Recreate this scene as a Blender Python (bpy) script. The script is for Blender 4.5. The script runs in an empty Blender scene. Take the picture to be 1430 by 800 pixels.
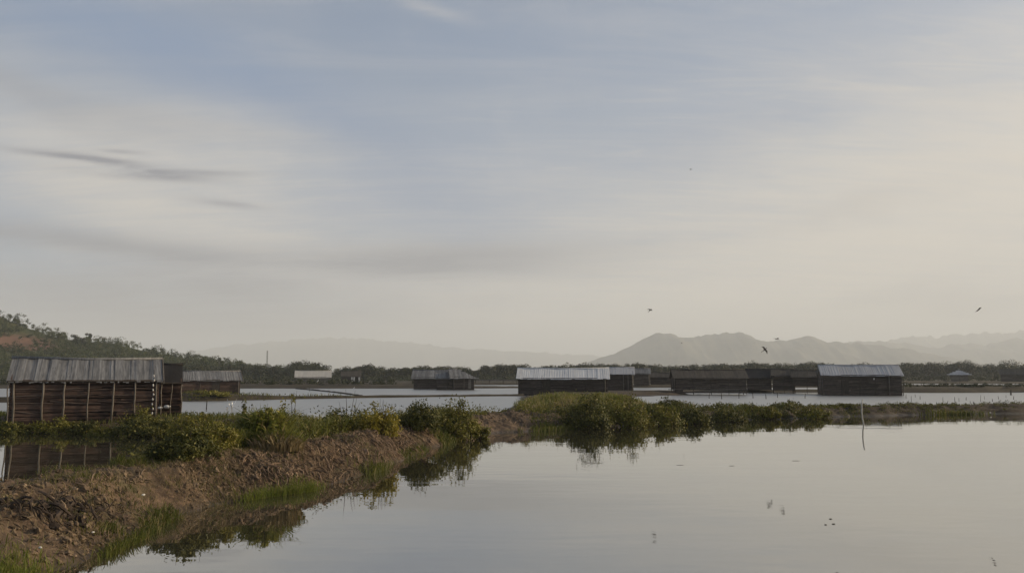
import bpy, math, random
import numpy as np
from mathutils import Vector, noise as mnoise, kdtree

C = bpy.context.scene
COL = C.collection
R = math.radians
rnd = random.Random(7)
nrg = np.random.default_rng(11)

# ------------------------------------------------------------------ camera
LENS = 29.0
FPX = 1430 * LENS / 36.0
PITCH = math.atan(124 / FPX)
CAMH = 2.6
cam = bpy.data.cameras.new('camera')
cam.lens = LENS
cam.sensor_width = 36
cam.clip_start = 0.1
cam.clip_end = 60000
co = bpy.data.objects.new('camera', cam)
co.location = (0, 0, CAMH)
co.rotation_euler = (math.pi / 2 + PITCH, 0, 0)
COL.objects.link(co)
C.camera = co

# ------------------------------------------------------------------ light, exposure
SUN_AZ, SUN_EL = 76.0, 19.0          # degrees; azimuth from the view direction (+Y) towards +X
C.view_settings.view_transform = 'Standard'
C.view_settings.look = 'None'
C.view_settings.gamma = 1
C.view_settings.exposure = 0.0
C.view_settings.use_curve_mapping = False
C.cycles.use_denoising = True
C.cycles.max_bounces = 6
C.cycles.diffuse_bounces = 3
C.cycles.glossy_bounces = 3
C.cycles.transmission_bounces = 3
C.cycles.volume_bounces = 2
C.cycles.sample_clamp_indirect = 4

sl = bpy.data.lights.new('sun', 'SUN')
sl.energy = 5.0
sl.angle = R(3)
sl.color = (1.0, 0.80, 0.54)
so = bpy.data.objects.new('sun', sl)
sdir = Vector((math.sin(R(SUN_AZ)) * math.cos(R(SUN_EL)), math.cos(R(SUN_AZ)) * math.cos(R(SUN_EL)), math.sin(R(SUN_EL))))
so.rotation_euler = sdir.to_track_quat('Z', 'Y').to_euler()
COL.objects.link(so)


def ray(px, py):
    u, v = px - 715.0, 400.0 - py
    return Vector((u, FPX * math.cos(PITCH) - v * math.sin(PITCH), FPX * math.sin(PITCH) + v * math.cos(PITCH)))


def G(px, py, z=0.0):                # photo pixel -> point of the level z
    d = ray(px, py)
    k = (z - CAMH) / d.z
    return Vector((d.x * k, d.y * k, z))


def P(px, py, dist):                 # photo pixel -> point at that depth
    d = ray(px, py)
    k = dist / d.y
    return Vector((d.x * k, dist, CAMH + d.z * k))


def AE(px, py):                      # photo pixel -> (azimuth, elevation)
    d = ray(px, py).normalized()
    return math.atan2(d.x, d.y), math.asin(d.z)


# ------------------------------------------------------------------ node helper
class NT:
    def __init__(s, nt):
        s.nt = nt

    def n(s, typ, **kw):
        nd = s.nt.nodes.new(typ)
        for k, v in kw.items():
            setattr(nd, k, v)
        return nd

    def setin(s, sock, v):
        if hasattr(v, 'is_linked'):
            s.nt.links.new(v, sock)
        else:
            sock.default_value = v

    def m(s, op, a, b=0.0, c=0.0, clamp=False):
        nd = s.n('ShaderNodeMath', operation=op, use_clamp=clamp)
        for i, v in enumerate((a, b, c)):
            s.setin(nd.inputs[i], v)
        return nd.outputs[0]

    def mix(s, f, a, b):
        nd = s.n('ShaderNodeMix', data_type='RGBA')
        s.setin(nd.inputs[0], f)
        for i, v in ((6, a), (7, b)):
            s.setin(nd.inputs[i], v if hasattr(v, 'is_linked') else (*v, 1))
        return nd.outputs[2]

    def noise(s, vec, scale, detail=3, rough=0.55, dist=0.0):
        nd = s.n('ShaderNodeTexNoise')
        if vec is not None:
            s.nt.links.new(vec, nd.inputs['Vector'])
        nd.inputs['Scale'].default_value = scale
        nd.inputs['Detail'].default_value = detail
        nd.inputs['Roughness'].default_value = rough
        nd.inputs['Distortion'].default_value = dist
        return nd

    def ramp(s, f, lo, hi):
        nd = s.n('ShaderNodeMapRange', interpolation_type='SMOOTHSTEP')
        s.setin(nd.inputs['Value'], f)
        nd.inputs['From Min'].default_value = lo
        nd.inputs['From Max'].default_value = hi
        return nd.outputs['Result']

    def mapping(s, vec, scale=(1, 1, 1), rot=(0, 0, 0)):
        nd = s.n('ShaderNodeMapping')
        s.nt.links.new(vec, nd.inputs['Vector'])
        nd.inputs['Scale'].default_value = scale
        nd.inputs['Rotation'].default_value = rot
        return nd.outputs[0]


# ------------------------------------------------------------------ world: Nishita sky under thin high cloud
W = bpy.data.worlds.new('World')
C.world = W
W.use_nodes = True
W.node_tree.nodes.clear()
w = NT(W.node_tree)
out = w.n('ShaderNodeOutputWorld')
bg = w.n('ShaderNodeBackground')
sky = w.n('ShaderNodeTexSky', sky_type='NISHITA')
sky.sun_disc = False
sky.sun_elevation = R(SUN_EL)
sky.sun_rotation = R(SUN_AZ)
sky.air_density = 1.0
sky.dust_density = 1.5
sky.ozone_density = 1.5
SKY_STRENGTH = 0.12
GLOW = 2.1
tc = w.n('ShaderNodeTexCoord').outputs['Generated']
sep = w.n('ShaderNodeSeparateXYZ')
W.node_tree.links.new(tc, sep.inputs[0])
X, Y, Z = sep.outputs
zc = w.m('MAXIMUM', Z, 0.0)
az = w.m('ARCTAN2', X, Y)
el = w.m('ARCSINE', zc)
inv = w.m('DIVIDE', 1.0, w.m('ADD', zc, 0.12))
cmb = w.n('ShaderNodeCombineXYZ')
w.setin(cmb.inputs[0], w.m('MULTIPLY', X, inv))
w.setin(cmb.inputs[1], w.m('MULTIPLY', Y, inv))
plane = cmb.outputs[0]                              # where the sight line meets the cloud layer
warp = w.noise(plane, 0.9, 4, 0.6)
wsep = w.n('ShaderNodeSeparateColor')
W.node_tree.links.new(warp.outputs['Color'], wsep.inputs[0])
azw = w.m('ADD', az, w.m('MULTIPLY', w.m('SUBTRACT', wsep.outputs[0], 0.5), 0.30))
elw = w.m('ADD', el, w.m('MULTIPLY', w.m('SUBTRACT', wsep.outputs[1], 0.5), 0.10))
fine = w.noise(w.mapping(plane, (1.0, 2.6, 1), (0, 0, R(-18))), 1.6, 6, 0.62, 0.4).outputs['Fac']
soft = w.noise(w.mapping(plane, (0.6, 1.2, 1), (0, 0, R(20))), 0.8, 4, 0.55, 0.3).outputs['Fac']
az2 = w.m('ADD', az, w.m('MULTIPLY', w.m('SUBTRACT', fine, 0.5), 0.10))
el2 = w.m('ADD', el, w.m('MULTIPLY', w.m('SUBTRACT', fine, 0.5), 0.009))


def blob(px, py, wx, wy, rot=0.0, amp=1.0, sharp=False):
    a0, e0 = AE(px, py)
    A_, E_ = (az2, el2) if sharp else (azw, elw)
    da, de = w.m('SUBTRACT', A_, a0), w.m('SUBTRACT', E_, e0)
    c, s = math.cos(R(rot)), math.sin(R(rot))
    sa, sb = wx / FPX, wy / FPX
    p = w.m('ADD', w.m('MULTIPLY', da, c / sa), w.m('MULTIPLY', de, s / sa))
    q = w.m('ADD', w.m('MULTIPLY', da, -s / sb), w.m('MULTIPLY', de, c / sb))
    r2 = w.m('ADD', w.m('MULTIPLY', p, p), w.m('MULTIPLY', q, q))
    return w.m('MULTIPLY', w.m('EXPONENT', w.m('MULTIPLY', r2, -1.0)), amp)


def total(bl):
    t = bl[0]
    for b in bl[1:]:
        t = w.m('ADD', t, b)
    return t


skyc = w.n('ShaderNodeVectorMath', operation='SCALE')
W.node_tree.links.new(sky.outputs[0], skyc.inputs[0])
skyc.inputs['Scale'].default_value = SKY_STRENGTH
base = skyc.outputs[0]
# a veil of cirrostratus over everything, thicker towards the horizon
veil = w.m('ADD', w.m('MULTIPLY', w.ramp(el, 0.75, 0.02), 0.50), w.m('MULTIPLY', w.ramp(soft, 0.35, 0.7), 0.30), clamp=True)
c1 = w.mix(w.m('ADD', veil, 0.18, clamp=True), base, (0.345, 0.41, 0.525))
blue = total([blob(60, 20, 320, 60, 0, .5), blob(700, 60, 300, 60, -8, .35), blob(270, 95, 260, 45, -12, .8), blob(520, 230, 230, 50, -28, .6), blob(40, 250, 130, 60, 0, .5), blob(970, 195, 150, 35, 8, .7), blob(700, 300, 150, 50, -10, .4)])
cir = w.noise(w.mapping(plane, (.55, 2.4, 1), (0, 0, R(-32))), 1.5, 7, .60, .9).outputs['Fac']
cir2 = w.noise(w.mapping(plane, (2.2, .7, 1), (0, 0, R(10))), 1.1, 6, .58, .6).outputs['Fac']
cirrus = w.m('ADD', w.m('MULTIPLY', w.ramp(cir, .42, .72), .34), w.m('MULTIPLY', w.ramp(cir2, .45, .75), .20), clamp=True)
c1 = w.mix(cirrus, c1, (.56, .56, .57))
fib = w.noise(w.mapping(plane, (.8, 4.5, 1), (0, 0, R(-24))), 2.4, 8, .66, 1.2).outputs['Fac']
c1 = w.mix(w.m('MULTIPLY', w.m('MULTIPLY', w.ramp(fib, .48, .74), w.ramp(soft, .38, .62)), .42), c1, (.60, .59, .58))
c2 = w.mix(w.m('MULTIPLY', w.m('MULTIPLY', blue, w.m('SUBTRACT', 1.25, cirrus)), 0.66, clamp=True), c1, (0.21, 0.305, 0.47))
cream = total([blob(190, 215, 190, 65, -5, .85), blob(300, 320, 210, 45, -12, .75), blob(1250, 330, 520, 170, 12, .85),
               blob(1430, 250, 420, 130, 25, .8), blob(760, 430, 420, 60, 0, .45), blob(2300, 300, 900, 260, 0, .6),
               blob(1000, 470, 700, 50, 0, .55), blob(600, 12, 60, 9, -12, .25, True), blob(620, 350, 160, 20, -5, .35)])
cm = w.m('MULTIPLY', cream, w.m('ADD', w.m('ADD', w.m('MULTIPLY', fine, 1.2), w.m('MULTIPLY', fib, 1.1)), -0.25))
c3 = w.mix(w.m('SUBTRACT', 1.0, w.m('EXPONENT', w.m('MULTIPLY', cm, -1.15)), clamp=True), c2, (0.79, 0.725, 0.63))
grey = total([blob(600, 360, 250, 22, 2, .85, True), blob(640, 378, 200, 14, -1, .4, True), blob(170, 415, 340, 45, 0, .85), blob(90, 335, 190, 16, -3, .9, True), blob(330, 400, 130, 12, 1, .4, True), blob(330, 470, 260, 30, 3, .6),
              blob(80, 140, 240, 20, -6, .35), blob(1330, 410, 160, 16, 4, .25), blob(1200, 280, 130, 14, 10, .15)])
c4 = w.mix(w.m('MULTIPLY', grey, w.m('ADD', w.m('MULTIPLY', fine, 1.5), 0.2), clamp=True), c3, (0.27, 0.285, 0.33))
dark = total([blob(105, 219, 80, 4.5, 0, .8, True), blob(172, 212, 30, 3, 2, .6, True), blob(165, 230, 55, 6, -6, .7, True), blob(212, 245, 80, 6, 1, .95, True), blob(275, 241, 75, 4, 3, .7, True), blob(325, 285, 45, 5, -2, .6, True)])
c5 = w.mix(w.m('MULTIPLY', dark, w.ramp(fine, 0.25, 0.55), clamp=True), c4, (0.26, 0.27, 0.315))
# broad glow of the veiled sun, outside the picture to the right
dot = w.n('ShaderNodeVectorMath', operation='DOT_PRODUCT')
W.node_tree.links.new(tc, dot.inputs[0])
dot.inputs[1].default_value = tuple(sdir)
ang = w.m('ARCCOSINE', dot.outputs['Value'])
g1 = w.m('EXPONENT', w.m('MULTIPLY', w.m('POWER', w.m('DIVIDE', ang, R(20)), 2.0), -1.0))
gl = w.n('ShaderNodeVectorMath', operation='SCALE')
gl.inputs[0].default_value = (1.0, .88, .72)
w.setin(gl.inputs['Scale'], w.m('MULTIPLY', g1, GLOW))
ad = w.n('ShaderNodeVectorMath', operation='ADD')
W.node_tree.links.new(c5, ad.inputs[0])
W.node_tree.links.new(gl.outputs[0], ad.inputs[1])
W.node_tree.links.new(ad.outputs[0], bg.inputs['Color'])
bg.inputs['Strength'].default_value = 0.93
W.node_tree.links.new(bg.outputs[0], out.inputs['Surface'])


# ------------------------------------------------------------------ object helpers
def tag(o, label, cat=None, group=None, kind=None):
    o['label'] = label
    if cat:
        o['category'] = cat
    if group:
        o['group'] = group
    if kind:
        o['kind'] = kind
    return o


def empty(name, loc, rz=0.0):
    o = bpy.data.objects.new(name, None)
    o.empty_display_size = 0.3
    o.location = loc
    o.rotation_euler = (0, 0, rz)
    COL.objects.link(o)
    return o


def copy_tree(o, parent=None):
    c = o.copy()
    COL.objects.link(c)
    if parent is not None:
        c.parent = parent
    for ch in list(o.children):
        copy_tree(ch, c)
    return c


def link(name, me, mat, parent=None):
    o = bpy.data.objects.new(name, me)
    if mat is not None:
        me.materials.clear()
        me.materials.append(mat)
    if parent is not None:
        o.parent = parent
    COL.objects.link(o)
    return o


class MB:
    def __init__(s):
        s.v, s.f = [], []

    def box(s, c, size, rz=0.0, jit=0.0, tilt=0.0):
        b = len(s.v)
        cz, sz = math.cos(rz), math.sin(rz)
        ct, st = math.cos(tilt), math.sin(tilt)
        for dz in (-.5, .5):
            for dx, dy in ((-.5, -.5), (.5, -.5), (.5, .5), (-.5, .5)):
                x, y, z = dx * size[0] + rnd.uniform(-jit, jit), dy * size[1], dz * size[2] + rnd.uniform(-jit, jit)
                x, z = x * ct - z * st, x * st + z * ct
                s.v.append((c[0] + x * cz - y * sz, c[1] + x * sz + y * cz, c[2] + z))
        for q in ((0, 3, 2, 1), (4, 5, 6, 7), (0, 1, 5, 4), (1, 2, 6, 5), (2, 3, 7, 6), (3, 0, 4, 7)):
            s.f.append(tuple(b + i for i in q))

    def tube(s, pts, rad, n=7):
        b = len(s.v)
        pts = [Vector(p) for p in pts]
        if not hasattr(rad, '__len__'):
            rad = [rad] * len(pts)
        for i, p in enumerate(pts):
            d = (pts[min(i + 1, len(pts) - 1)] - pts[max(i - 1, 0)]).normalized()
            a = d.orthogonal().normalized() if abs(d.z) > .9 else d.cross(Vector((0, 0, 1))).normalized()
            c = d.cross(a)
            for k in range(n):
                t = 2 * math.pi * k / n
                s.v.append(tuple(p + (a * math.cos(t) + c * math.sin(t)) * rad[i]))
        for i in range(len(pts) - 1):
            for k in range(n):
                k2 = (k + 1) % n
                s.f.append((b + i * n + k, b + i * n + k2, b + (i + 1) * n + k2, b + (i + 1) * n + k))
        s.f.append(tuple(b + k for k in range(n))[::-1])
        s.f.append(tuple(b + (len(pts) - 1) * n + k for k in range(n)))

    def prism(s, poly, off):
        """flat polygon poly (3-D points) thickened by the vector off"""
        b, n = len(s.v), len(poly)
        off = Vector(off)
        s.v += [tuple(Vector(p)) for p in poly] + [tuple(Vector(p) + off) for p in poly]
        s.f.append(tuple(range(b, b + n)))
        s.f.append(tuple(range(b + 2 * n - 1, b + n - 1, -1)))
        for i in range(n):
            j = (i + 1) % n
            s.f.append((b + i, b + n + i, b + n + j, b + j))

    def mesh(s, name, smooth=False):
        me = bpy.data.meshes.new(name)
        me.from_pydata(s.v, [], s.f)
        me.update()
        if smooth:
            me.polygons.foreach_set('use_smooth', [True] * len(me.polygons))
        return me

    def build(s, name, mat, parent=None, smooth=False):
        return link(name, s.mesh(name, smooth), mat, parent)


def np_mesh(name, verts, faces, smooth=False):
    """verts (n,3), faces (m,k) numpy arrays"""
    me = bpy.data.meshes.new(name)
    m, k = faces.shape
    me.vertices.add(len(verts))
    me.vertices.foreach_set('co', np.ascontiguousarray(verts, dtype=np.float32).ravel())
    me.loops.add(m * k)
    me.loops.foreach_set('vertex_index', np.ascontiguousarray(faces, dtype=np.int32).ravel())
    me.polygons.add(m)
    me.polygons.foreach_set('loop_start', np.arange(0, m * k, k, dtype=np.int32))
    me.polygons.foreach_set('loop_total', np.full(m, k, dtype=np.int32))
    me.update(calc_edges=True)
    me.validate()
    if smooth:
        me.polygons.foreach_set('use_smooth', [True] * m)
    return me


def unit(v):
    return v / np.maximum(np.linalg.norm(v, axis=1, keepdims=True), 1e-9)


def leaf_mesh(name, pos, nrm, length, width, fold=0.25):
    """one folded rhombic leaf (2 quads-as-triangles) per point"""
    n = len(pos)
    t = unit(np.cross(nrm, nrg.normal(size=(n, 3))))
    b = np.cross(nrm, t)
    L = (length * nrg.uniform(.6, 1.25, n))[:, None]
    Wd = (width * nrg.uniform(.7, 1.2, n))[:, None]
    v = np.stack([pos - t * L * .5, pos + b * Wd * .5 + nrm * Wd * fold - t * L * .08, pos + t * L * .5, pos - b * Wd * .5 + nrm * Wd * fold - t * L * .08], 1).reshape(-1, 3)
    i = np.arange(n)[:, None] * 4
    f = np.concatenate([i + np.array([0, 1, 2]), i + np.array([0, 2, 3])], 1).reshape(-1, 3)
    return np_mesh(name, v, f)


def blade_mesh(name, pos, h, wid, lean=0.5, dirs=None, droop=0.3):
    """grass blades: three-section tapered strips"""
    n = len(pos)
    h = h * nrg.uniform(.5, 1.2, n) if not hasattr(h, '__len__') else h
    a = nrg.uniform(0, 2 * np.pi, n)
    side = np.stack([np.cos(a), np.sin(a), np.zeros(n)], 1)
    if dirs is None:
        b = nrg.uniform(0, 2 * np.pi, n)
        dirs = np.stack([np.cos(b), np.sin(b), np.zeros(n)], 1)
    ln = (nrg.uniform(0, lean, n) * h)[:, None]
    H = h[:, None]
    up = np.array([[0, 0, 1.0]])
    wv = side * wid * .5
    p0 = pos
    p1 = pos + up * H * .45 + dirs * ln * .25
    p2 = pos + up * H * .8 + dirs * ln * .7
    p3 = pos + up * H * (1 - droop * nrg.uniform(0, 1, n)[:, None] * .4) + dirs * ln * 1.2
    v = np.stack([p0 - wv, p0 + wv, p1 - wv * .9, p1 + wv * .9, p2 - wv * .6, p2 + wv * .6, p3], 1).reshape(-1, 3)
    i = np.arange(n)[:, None] * 7
    tri = np.array([[0, 1, 3], [0, 3, 2], [2, 3, 5], [2, 5, 4], [4, 5, 6]])
    f = (i[:, :, None] + tri.reshape(1, 1, -1)).reshape(-1, 3)
    return np_mesh(name, v, f)


# ------------------------------------------------------------------ materials
def new_mat(name):
    m = bpy.data.materials.new(name)
    m.use_nodes = True
    m.node_tree.nodes.clear()
    n = NT(m.node_tree)
    o = n.n('ShaderNodeOutputMaterial')
    return m, n, o


def principled(n, col, rough=0.8, spec=0.3, normal=None):
    b = n.n('ShaderNodeBsdfPrincipled')
    n.setin(b.inputs['Base Color'], col if hasattr(col, 'is_linked') else (*col, 1))
    n.setin(b.inputs['Roughness'], rough)
    b.inputs['Specular IOR Level'].default_value = spec
    if normal is not None:
        n.nt.links.new(normal, b.inputs['Normal'])
    return b


def bump(n, h, strength=0.5, dist=0.05):
    b = n.n('ShaderNodeBump')
    n.nt.links.new(h, b.inputs['Height'])
    b.inputs['Strength'].default_value = strength
    b.inputs['Distance'].default_value = dist
    return b.outputs[0]


def leafy(name, cols, trans=0.3, scale=1.2):
    m, n, o = new_mat(name)
    geo = n.n('ShaderNodeNewGeometry')
    tcn = n.n('ShaderNodeTexCoord')
    isl = geo.outputs['Random Per Island']
    nz = n.noise(geo.outputs['Position'], scale, 3, .6).outputs['Fac']
    c = n.mix(n.ramp(nz, .35, .65), cols[0], cols[1])
    c = n.mix(n.ramp(isl, .55, 1.0), c, cols[2])
    if len(cols) > 3:
        c = n.mix(n.m('GREATER_THAN', isl, .9), c, cols[3])
    b = principled(n, c, .55, .25)
    t = n.n('ShaderNodeBsdfTranslucent')
    n.nt.links.new(c, t.inputs['Color'])
    mx = n.n('ShaderNodeMixShader')
    mx.inputs[0].default_value = trans
    n.nt.links.new(b.outputs[0], mx.inputs[1])
    n.nt.links.new(t.outputs[0], mx.inputs[2])
    n.nt.links.new(mx.outputs[0], o.inputs['Surface'])
    return m


def rough_mat(name, c0, c1, scale=2.0, rough=.85, c2=None, stretch=(1, 1, 1), bumps=.4, bdist=.03, spec=.2, island=0.0, s2=9.0):
    m, n, o = new_mat(name)
    tcn = n.n('ShaderNodeTexCoord')
    v = n.mapping(tcn.outputs['Object'], stretch)
    a = n.noise(v, scale, 5, .65)
    c = n.mix(n.ramp(a.outputs['Fac'], .3, .7), c0, c1)
    f = n.noise(v, scale * s2, 4, .6).outputs['Fac']
    if c2 is not None:
        c = n.mix(n.m('MULTIPLY', n.ramp(f, .5, .75), .8), c, c2)
    if island:
        geo = n.n('ShaderNodeNewGeometry')
        h = n.n('ShaderNodeHueSaturation')
        n.setin(h.inputs['Value'], n.m('ADD', n.m('MULTIPLY', geo.outputs['Random Per Island'], island), 1 - island * .5))
        n.nt.links.new(c, h.inputs['Color'])
        c = h.outputs[0]
    b = principled(n, c, rough, spec, bump(n, f, bumps, bdist))
    n.nt.links.new(b.outputs[0], o.inputs['Surface'])
    return m


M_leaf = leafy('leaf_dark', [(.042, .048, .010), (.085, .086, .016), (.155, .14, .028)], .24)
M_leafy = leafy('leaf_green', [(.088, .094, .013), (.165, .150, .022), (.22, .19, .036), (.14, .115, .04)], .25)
M_yellow = leafy('leaf_yellow', [(.16, .145, .018), (.25, .21, .03), (.32, .26, .05)], .4)
M_lime = leafy('leaf_lime', [(.15, .17, .025), (.23, .225, .04), (.31, .28, .065)], .45)
M_reed = leafy('reed_blade', [(.10, .12, .02), (.16, .165, .032), (.25, .22, .06), (.28, .22, .09)], .35, .8)
M_straw = leafy('straw_blade', [(.16, .12, .06), (.23, .175, .085), (.31, .245, .14)], .3, 1.0)
M_grass = leafy('grass_blade', [(.060, .075, .012), (.10, .11, .018), (.15, .145, .034), (.19, .15, .06)], .4, .7)
M_lush = leafy('lush_blade', [(.11, .14, .02), (.15, .18, .028), (.22, .20, .06)], .45, 2.0)
M_wood_far = leafy('forest_leaf', [(.016, .023, .010), (.038, .046, .016), (.055, .06, .022)], .15, .05)
M_wood_hill = leafy('hill_leaf', [(.018, .034, .009), (.060, .078, .019), (.10, .10, .034)], .2, .035)
M_bark = rough_mat('bark', (.05, .038, .028), (.09, .07, .05), 3, .9)
M_soil = None


def soil_mat():
    m, n, o = new_mat('soil')
    geo = n.n('ShaderNodeNewGeometry')
    pos = geo.outputs['Position']
    a = n.noise(pos, .55, 5, .6).outputs['Fac']
    f = n.noise(pos, 5.0, 6, .7).outputs['Fac']
    c = n.mix(n.ramp(a, .35, .65), (.070, .047, .030), (.125, .086, .054))
    c = n.mix(n.ramp(f, .45, .72), c, (.19, .125, .08))
    c = n.mix(n.ramp(f, .42, .28), c, (.045, .028, .02))
    olive = n.noise(pos, .9, 5, .65).outputs['Fac']
    c = n.mix(n.m('MULTIPLY', n.ramp(olive, .52, .66), .7), c, (.075, .068, .030))    # mossy and grassy stains
    sp = n.n('ShaderNodeSeparateXYZ')
    n.nt.links.new(pos, sp.inputs[0])
    c = n.mix(n.m('MULTIPLY', n.ramp(sp.outputs[1], 36, 46), .85), c, n.mix(n.ramp(f, .4, .65), (.024, .019, .014), (.054, .043, .029)))   # older, damper earth along the far bank
    wet = n.ramp(sp.outputs[2], .16, .02)            # the wet foot of the bank
    c = n.mix(n.m('MULTIPLY', wet, .6), c, (.035, .027, .018))
    b = principled(n, c, n.m('SUBTRACT', .95, n.m('MULTIPLY', wet, .45)), .25, bump(n, f, .8, .06))
    n.nt.links.new(b.outputs[0], o.inputs['Surface'])
    return m


M_soil = soil_mat()
M_clod = rough_mat('clod', (.11, .078, .050), (.18, .13, .085), .7, .95, (.25, .19, .125), bumps=.6, bdist=.02, island=.7)
M_root = rough_mat('root_strand', (.13, .086, .055), (.20, .138, .09), .8, .9, (.27, .195, .13), bumps=.4, bdist=.01, island=.8)
M_mudclod = rough_mat('wet_mud_clod', (.030, .021, .015), (.046, .033, .024), .7, .8, (.07, .05, .036), bumps=.6, bdist=.02, island=.5)
M_bank = rough_mat('bank_earth', (.032, .027, .019), (.056, .046, .031), .25, .95, (.075, .065, .038), bumps=.5, bdist=.05)
M_ground = rough_mat('ground_earth', (.032, .034, .020), (.056, .052, .030), .01, .95, (.06, .065, .03), bumps=.2)
M_plank = rough_mat('hut_plank', (.052, .031, .023), (.088, .057, .043), 1.2, .85, (.14, .10, .08), stretch=(.5, 1, 5), bumps=.4, island=.7, s2=5)
M_plank_dark = rough_mat('hut_plank_dark', (.050, .039, .032), (.088, .071, .060), 1.0, .85, (.13, .11, .094), stretch=(.5, 1, 4), bumps=.3, island=.6, s2=5)
M_plank_pale = rough_mat('hut_plank_pale', (.10, .09, .075), (.17, .15, .125), 1.0, .85, (.22, .2, .17), stretch=(1, 1, 3), bumps=.3, island=.5, s2=5)
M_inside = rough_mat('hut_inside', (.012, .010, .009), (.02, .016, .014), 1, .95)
M_post = rough_mat('weathered_pole', (.09, .078, .064), (.19, .17, .145), 2, .8, (.06, .048, .038), stretch=(4, 4, 1), bumps=.4)
M_post_dark = rough_mat('dark_pole', (.035, .028, .022), (.06, .05, .04), 2, .8, stretch=(4, 4, 1))
M_roof = rough_mat('weathered_roof', (.10, .10, .10), (.20, .198, .195), 1.1, .75, (.06, .06, .06), stretch=(6, .5, 1), bumps=.25, spec=.3, island=.5, s2=3)
M_roof_pale = rough_mat('pale_roof', (.46, .46, .455), (.57, .57, .56), .6, .7, (.34, .34, .335), stretch=(3, .5, 1), bumps=.15, spec=.5, s2=4)
M_roof_blue = rough_mat('blue_grey_roof', (.29, .292, .30), (.38, .382, .39), .6, .75, (.24, .24, .24), stretch=(3, .5, 1), bumps=.15, spec=.5, s2=4)
M_roof_tan = rough_mat('tan_roof', (.36, .34, .31), (.45, .43, .39), .5, .7, (.28, .26, .24), stretch=(3, .5, 1), bumps=.15, s2=4)
M_thatch = rough_mat('dark_thatch', (.045, .040, .034), (.075, .066, .056), 1.0, .95, (.03, .026, .022), stretch=(8, 1, 1), bumps=.5, island=.3, s2=3)
M_batten = rough_mat('batten_wood', (.07, .05, .04), (.12, .09, .075), 2, .85, stretch=(1, 4, 4))
M_black = rough_mat('tarred_roof', (.018, .017, .017), (.03, .028, .027), 1, .8)
M_white = rough_mat('white_scrap', (.42, .40, .36), (.60, .58, .54), 9, .7)
M_pvc = rough_mat('white_pipe', (.34, .32, .28), (.50, .48, .43), 3, .6, (.17, .14, .11), stretch=(1, 1, 1))
M_bird = rough_mat('bird_feather', (.07, .062, .055), (.12, .105, .095), 8, .8)
M_egret = rough_mat('egret_feather', (.86, .86, .84), (.90, .90, .89), 8, .8)
M_beak = rough_mat('bird_bill', (.20, .14, .05), (.25, .18, .06), 8, .6)
M_scum = rough_mat('scum_film', (.20, .19, .16), (.28, .26, .22), 3, .6)
M_debris = rough_mat('sodden_debris', (.035, .03, .022), (.06, .05, .035), 6, .6)


def water_mat():
    m, n, o = new_mat('pond_water')
    geo = n.n('ShaderNodeNewGeometry')
    pos = geo.outputs['Position']
    sp = n.n('ShaderNodeSeparateXYZ')
    n.nt.links.new(pos, sp.inputs[0])
    wind = n.ramp(n.m('ADD', sp.outputs[1], n.m('MULTIPLY', sp.outputs[0], -.12)), 48, 62)   # open far ponds are wind-ruffled, the near ones sheltered
    big = n.noise(n.mapping(pos, (.35, 1.0, 1), (0, 0, R(12))), .55, 3, .5).outputs['Fac']
    small = n.noise(n.mapping(pos, (.6, 1.0, 1), (0, 0, R(-15))), 3.2, 3, .5).outputs['Fac']
    calm = n.ramp(n.noise(pos, .06, 2, .5).outputs['Fac'], .35, .65)
    h = n.m('ADD', n.m('MULTIPLY', big, .019), n.m('MULTIPLY', n.m('MULTIPLY', small, n.m('ADD', calm, .25)), .0026))
    mud = n.noise(pos, .08, 3, .5).outputs['Fac']
    c = n.mix(mud, (.030, .028, .018), (.046, .042, .028))
    nrm = bump(n, h, .45, 1.0)
    rgh = n.m('ADD', .010, n.m('MULTIPLY', wind, .36))
    b = principled(n, c, rgh, .5, nrm)
    b.inputs['IOR'].default_value = 1.34
    gls = n.n('ShaderNodeBsdfGlossy')
    gls.inputs['Color'].default_value = (.95, .95, .93, 1)
    n.setin(gls.inputs['Roughness'], rgh)
    n.nt.links.new(nrm, gls.inputs['Normal'])
    mx = n.n('ShaderNodeMixShader')
    mx.inputs[0].default_value = .36
    n.nt.links.new(b.outputs[0], mx.inputs[1])
    n.nt.links.new(gls.outputs[0], mx.inputs[2])
    n.nt.links.new(mx.outputs[0], o.inputs['Surface'])
    return m


M_water = water_mat()


# ------------------------------------------------------------------ the setting: ground, water, hills, mountains
def ring_sheet(name, mat, rs, zfun, seg=96):
    v, f = [(0, 0, zfun(0))], []
    for r in rs:
        for k in range(seg):
            t = 2 * math.pi * k / seg
            v.append((r * math.cos(t), r * math.sin(t), zfun(r)))
    for k in range(seg):
        f.append((0, 1 + k, 1 + (k + 1) % seg))
    for i in range(len(rs) - 1):
        for k in range(seg):
            a, b = 1 + i * seg + k, 1 + i * seg + (k + 1) % seg
            f.append((a, a + seg, b + seg, b))
    me = bpy.data.meshes.new(name)
    me.from_pydata(v, [], f)
    return link(name, me, mat)


def fb(x, y, s, seed=0.0, o=4):
    return mnoise.fractal(Vector((x * s + seed, y * s - seed * .7, seed)), 1.0, 2.0, o)


gr = ring_sheet('ground', M_ground, [50, 150, 300, 330, 345, 380, 500, 800, 1500, 3000, 6000, 14200], lambda r: -.8 if r < 335 else .35)
tag(gr, 'flat brown and green coastal land stretching to the mountains', kind='structure')
wt = ring_sheet('water', M_water, [20, 60, 120, 200, 280, 339], lambda r: 0.0)
tag(wt, 'calm salt pond water mirroring the pale evening sky', kind='structure')

ALLV = []


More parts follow.
